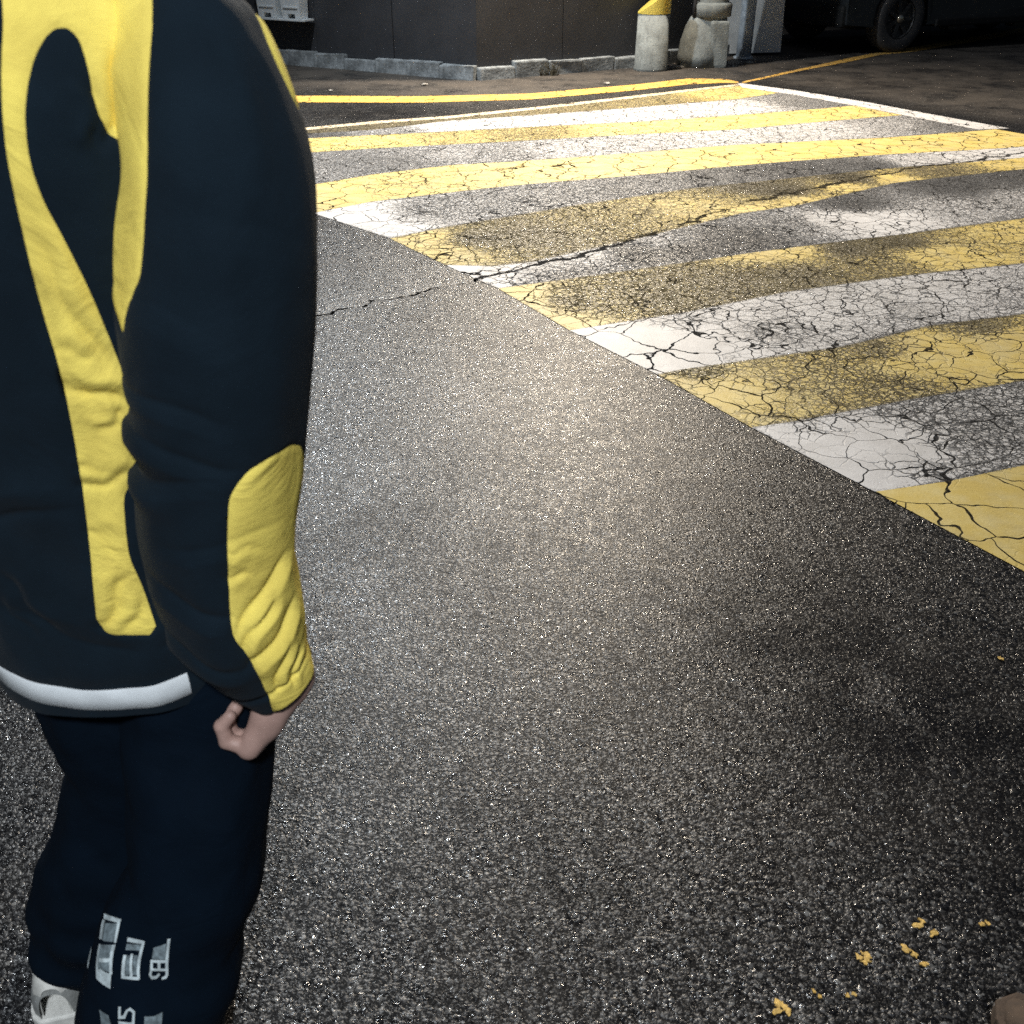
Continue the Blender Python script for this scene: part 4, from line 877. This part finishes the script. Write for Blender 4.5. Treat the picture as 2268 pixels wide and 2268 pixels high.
# --- body: head, neck, trunk, limbs and hands grown as one surface
def cone_sd(P, a, b, ra, rb):
    a, b = np.asarray(a, float), np.asarray(b, float); ab = b - a
    t = np.clip(((P - a) @ ab) / max(ab @ ab, 1e-9), 0, 1)
    return np.linalg.norm(P - (a + t[..., None] * ab), axis=-1) - (ra + (rb - ra) * t)
def ell_sd(P, c, r):
    q = (P - np.asarray(c, float)) / np.asarray(r, float); k = np.linalg.norm(q, axis=-1)
    return (k - 1) * min(r)
def smin(a, b, k):
    h = np.clip(.5 + .5 * (b - a) / k, 0, 1); return b + (a - b) * h - k * h * (1 - h)
def surface_nets(f, lo, hi, h):
    ax = [np.arange(a, b + h, h) for a, b in zip(lo, hi)]
    G = np.stack(np.meshgrid(*ax, indexing='ij'), -1); D = f(G); s = D < 0
    n = D.shape; acc = np.zeros((n[0]-1, n[1]-1, n[2]-1, 3)); cnt = np.zeros((n[0]-1, n[1]-1, n[2]-1))
    for d in range(3):
        o1, o2 = [q for q in range(3) if q != d]
        for i in (0, 1):
            for j in (0, 1):
                sl0 = [None] * 3; sl1 = [None] * 3
                sl0[d] = slice(0, n[d]-1); sl1[d] = slice(1, n[d])
                for o, k in ((o1, i), (o2, j)): sl0[o] = sl1[o] = slice(k, n[o] - 1 + k)
                a, b = D[tuple(sl0)], D[tuple(sl1)]; m = (a < 0) != (b < 0)
                t = np.where(m, a / np.where(m, a - b, 1), 0)
                p = G[tuple(sl0)] + 0; p[..., d] += t * h
                acc += np.where(m[..., None], p, 0); cnt += m
    act = cnt > 0; idx = -np.ones(act.shape, int); idx[act] = np.arange(act.sum())
    V = acc[act] / cnt[act][:, None]; Fc = []
    for d in range(3):
        o1, o2 = (d + 1) % 3, (d + 2) % 3
        sl0 = [slice(1, -1)] * 3; sl1 = [slice(1, -1)] * 3; sl0[d] = slice(0, n[d]-1); sl1[d] = slice(1, n[d])
        a, b = s[tuple(sl0)], s[tuple(sl1)]; w = np.argwhere(a != b); 
        if len(w) == 0: continue
        base = w.copy(); base[:, o1] += 1; base[:, o2] += 1
        def at(p, q):
            c = base.copy(); c[:, o1] -= p; c[:, o2] -= q; return idx[c[:, 0], c[:, 1], c[:, 2]]
        Q = np.stack([at(1, 1), at(0, 1), at(0, 0), at(1, 0)], 1); fl = a[tuple(w.T)]
        Q[~fl] = Q[~fl][:, ::-1]; Fc.append(Q)
    Fc = np.vstack(Fc); return V, Fc[(Fc >= 0).all(1)]
HC = np.array((-.455, 1.00, 1.665))      # head centre
def body_sd(P):
    d = ell_sd(P, HC, (.077, .098, .115))
    d = smin(d, ell_sd(P, HC + (0, .035, -.055), (.060, .068, .075)), .03)                       # jaw
    d = smin(d, cone_sd(P, HC + (0, .088, .01), HC + (0, .112, -.03), .008, .014), .012)          # nose
    d = smin(d, cone_sd(P, HC + (-.02, .092, -.062), HC + (.02, .092, -.062), .008, .008), .01)   # mouth
    for q in (-1, 1):
        d = smin(d, ell_sd(P, HC + (q * .080, -.005, -.01), (.009, .020, .032)), .006)            # ears
        d = np.maximum(d, -ell_sd(P, HC + (q * .032, .100, .012), (.014, .012, .008)))            # eye sockets
    d = smin(d, cone_sd(P, (-.456, .98, 1.44), HC + (0, -.01, -.06), .062, .052), .02)            # neck
    d = smin(d, ell_sd(P, (-.458, .972, 1.27), (.150, .100, .20)), .05); d = smin(d, ell_sd(P, (-.472, .975, .92), (.135, .098, .15)), .06)
    for q in (-1, 1):
        mx = lambda p: p if q > 0 else left_side(p)
        d = smin(d, cone_sd(P, mx((-.31, .955, 1.38)), mx((-.300, .900, 1.03)), .050, .038), .03)
        d = smin(d, cone_sd(P, mx((-.300, .900, 1.03)), mx((-.279, .900, .735)), .038, .026), .02)
    for S in (LEG_R, LEG_L):
        c = [S.cen(np.array(t)) for t in (.1, .45, .93)]
        d = smin(d, cone_sd(P, c[0], c[1], .075, .052), .04); d = smin(d, cone_sd(P, c[1], c[2], .052, .035), .02)
    return d
bV, bF = surface_nets(body_sd, (-.82, .74, .08), (-.10, 1.36, 1.80), .0095)
def hand_sd(P):
    W = np.array((-.268, .900, .708)); d = cone_sd(P, (-.280, .900, .79), W, .029, .0275)
    K = [(-.326, .856, .628), (-.324, .875, .619), (-.321, .896, .617), (-.316, .917, .622)]      # knuckles, little finger nearest the viewer
    rr = [.0098, .0112, .0116, .0110]
    for k in K:
        d = smin(d, cone_sd(P, W + (-.010, (k[1] - .888) * .42, -.014), k, .0225, .0155), .012)
    d = smin(d, ell_sd(P, (-.300, .868, .668), (.020, .016, .030)), .010)                         # heel of the hand
    for i, (k, r) in enumerate(zip(K, rr)):
        k = np.array(k); q = (.90, 1.0, 1.04, .98)[i]; g = i * .0022
        p1 = k + q * np.array((-.030, .001, .012)); p2 = p1 + q * np.array((-.004 + g, .002, .027)); p3 = p2 + q * np.array((.014, .002, .017))
        f = smin(cone_sd(P, k, p1, r * 1.15, r * 1.02), cone_sd(P, p1, p2, r * 1.02, r * .94), .003); f = smin(f, cone_sd(P, p2, p3, r * .94, r * .80), .003)
        d = smin(d, f, .003)
    t0, t1, t2, t3 = (-.282, .914, .688), (-.306, .931, .684), (-.329, .926, .687), (-.347, .914, .694)   # thumb leaves the side of the palm
    f = smin(cone_sd(P, t0, t1, .0175, .0138), cone_sd(P, t1, t2, .0138, .0122), .004); f = smin(f, cone_sd(P, t2, t3, .0122, .0100), .003)
    return smin(d, f, .007)
hV, hF = surface_nets(hand_sd, (-.41, .81, .575), (-.225, .965, .80), .0022)
hV = (hV - (-.268, .900, .72)) * .93 + (-.2605, .900, .731)
hL = left_side(hV)
V, Fc = np.vstack([bV, hV, hL]), [tuple(q) for q in bF] + [tuple(q + len(bV)) for q in hF] + [tuple((q + len(bV) + len(hV))[::-1]) for q in hF]
body = mesh('body', V - PO, Fc, M['skin'], person, smooth=True)
for q in (-1, 1):
    v, f = lathe([(.0, -.011), (.0075, -.008), (.0108, 0), (.0075, .008), (.0, .011)], 16)
    mesh('eye', np.array(v) + HC + (q * .032, .088, .012) - PO, f, M['eye'], body, smooth=True)
def hair_sd(P):
    n = .005 * vnoise(P * 60, 3)
    d = ell_sd(P, HC + (0, -.012, .012), (.088, .108, .122)) + n
    cut = np.maximum((P[..., 1] - (HC[1] + .055)) * .8 - (P[..., 2] - (HC[2] + .055)) * .9, HC[2] - .085 - P[..., 2])
    return np.maximum(d, cut)
hvv, hff = surface_nets(hair_sd, HC - (.12, .15, .12), HC + (.12, .14, .16), .007); mesh('hair', hvv - PO, hff, M['hair'], person, smooth=True)

# --- shoes
def shoe(loc, yaw, upper, side, sole, size=1., parent=None, name='shoe', pitch=0.):
    """sneaker pointing +Y with its heel at the origin"""
    root = empty(name, tuple(np.array(loc) - (PO if parent is not None else 0)), yaw)
    if parent is not None: root.parent = parent
    root.rotation_euler = (pitch, 0, yaw)
    ys = np.linspace(0, 1, 26); Ls = .275 * size
    hw = curve([0, .06, .2, .45, .7, .9, 1], [.018, .032, .036, .038, .047, .036, .012]); top = curve([0, .05, .18, .32, .45, .62, .85, 1], [.085, .098, .100, .098, .082, .062, .050, .030])
    cx = curve([0, .5, 1], [0, .004, -.006])
    def loft(w_off, zlo, ztop, n=20, full=True):
        V = []
        for y in ys:
            for k in range(n):
                a = math.pi * k / (n - 1); x = math.cos(a); z = math.sin(a)
                sx = np.sign(x) * abs(x)**.7; V.append(((cx(y) + (hw(y) + w_off) * sx) * size, y * Ls, (zlo + (ztop(y) - zlo) * z**.8) * size))
        return V, grid_faces(len(ys), n)
    v, f = loft(-.001, .022, top); v = np.array(v); mesh('upper', v, f, upper, root, smooth=True)
    outl = [((cx(y) + hw(y) + .006) * size, y * (Ls + .016) - .008) for y in ys] + [((cx(y) - hw(y) - .006) * size, y * (Ls + .016) - .008) for y in ys[::-1]]
    v, f = prism(outl, .0, .030 * size); o = mesh('sole', v, f, sole, root)
    b = o.modifiers.new('edge', 'BEVEL'); b.width = .004; b.segments = 2; b.limit_method = 'ANGLE'
    # heel counter and side band
    V = []; nn = 16; hs = np.linspace(0, .30, 9)
    for y in hs:
        for k in range(nn):
            a = math.pi * k / (nn - 1); x = math.cos(a); z = math.sin(a); sx = np.sign(x) * abs(x)**.7
            V.append(((cx(y) + (hw(y) + .0025) * sx) * size, y * Ls - .003, (.026 + (top(y) * (.80 if y > .02 else .9) - .026) * z**.8) * size))
    mesh('heel_counter', V, [q for q in grid_faces(9, nn)], side, root, smooth=True)
    return root
shoe((-.700, .895, .012), R(14), M['shoe_white'], M['shoe_grey'], M['sole'], 1.14, person, pitch=R(0))
shoe((-.505, .775, .012), R(2), M['shoe_white'], M['shoe_grey'], M['sole'], 1.06, person)

# ---------------------------------------------------------------- brown shoe of a bystander at the lower right corner
b = shoe((.890, .628, .0), R(18), M['brown'], M['brown'], M['brown'], 1.15, None, 'brown_shoe')
v, f = lathe([(.0, 0), (.028, 0), (.030, .006), (.024, .012), (.0, .010)], 24)       # dark mouth of the shoe with its padded rim
mesh('opening', [(x * 1.05, y * 1.5 + .075, z + .106) for x, y, z in v], f, M['rubber'], b, smooth=True)
for k in range(4):
    y = .140 + .018 * k
    v, f = pipe([(-.024, y, .098 - .009 * k), (0, y + .003, .106 - .010 * k), (.024, y, .098 - .009 * k)], .003, 6); mesh('lace', v, f, M['rubber'], b, smooth=True)
tag(b, 'blunt brown suede shoe toe poking in at the bottom right corner', 'shoe')
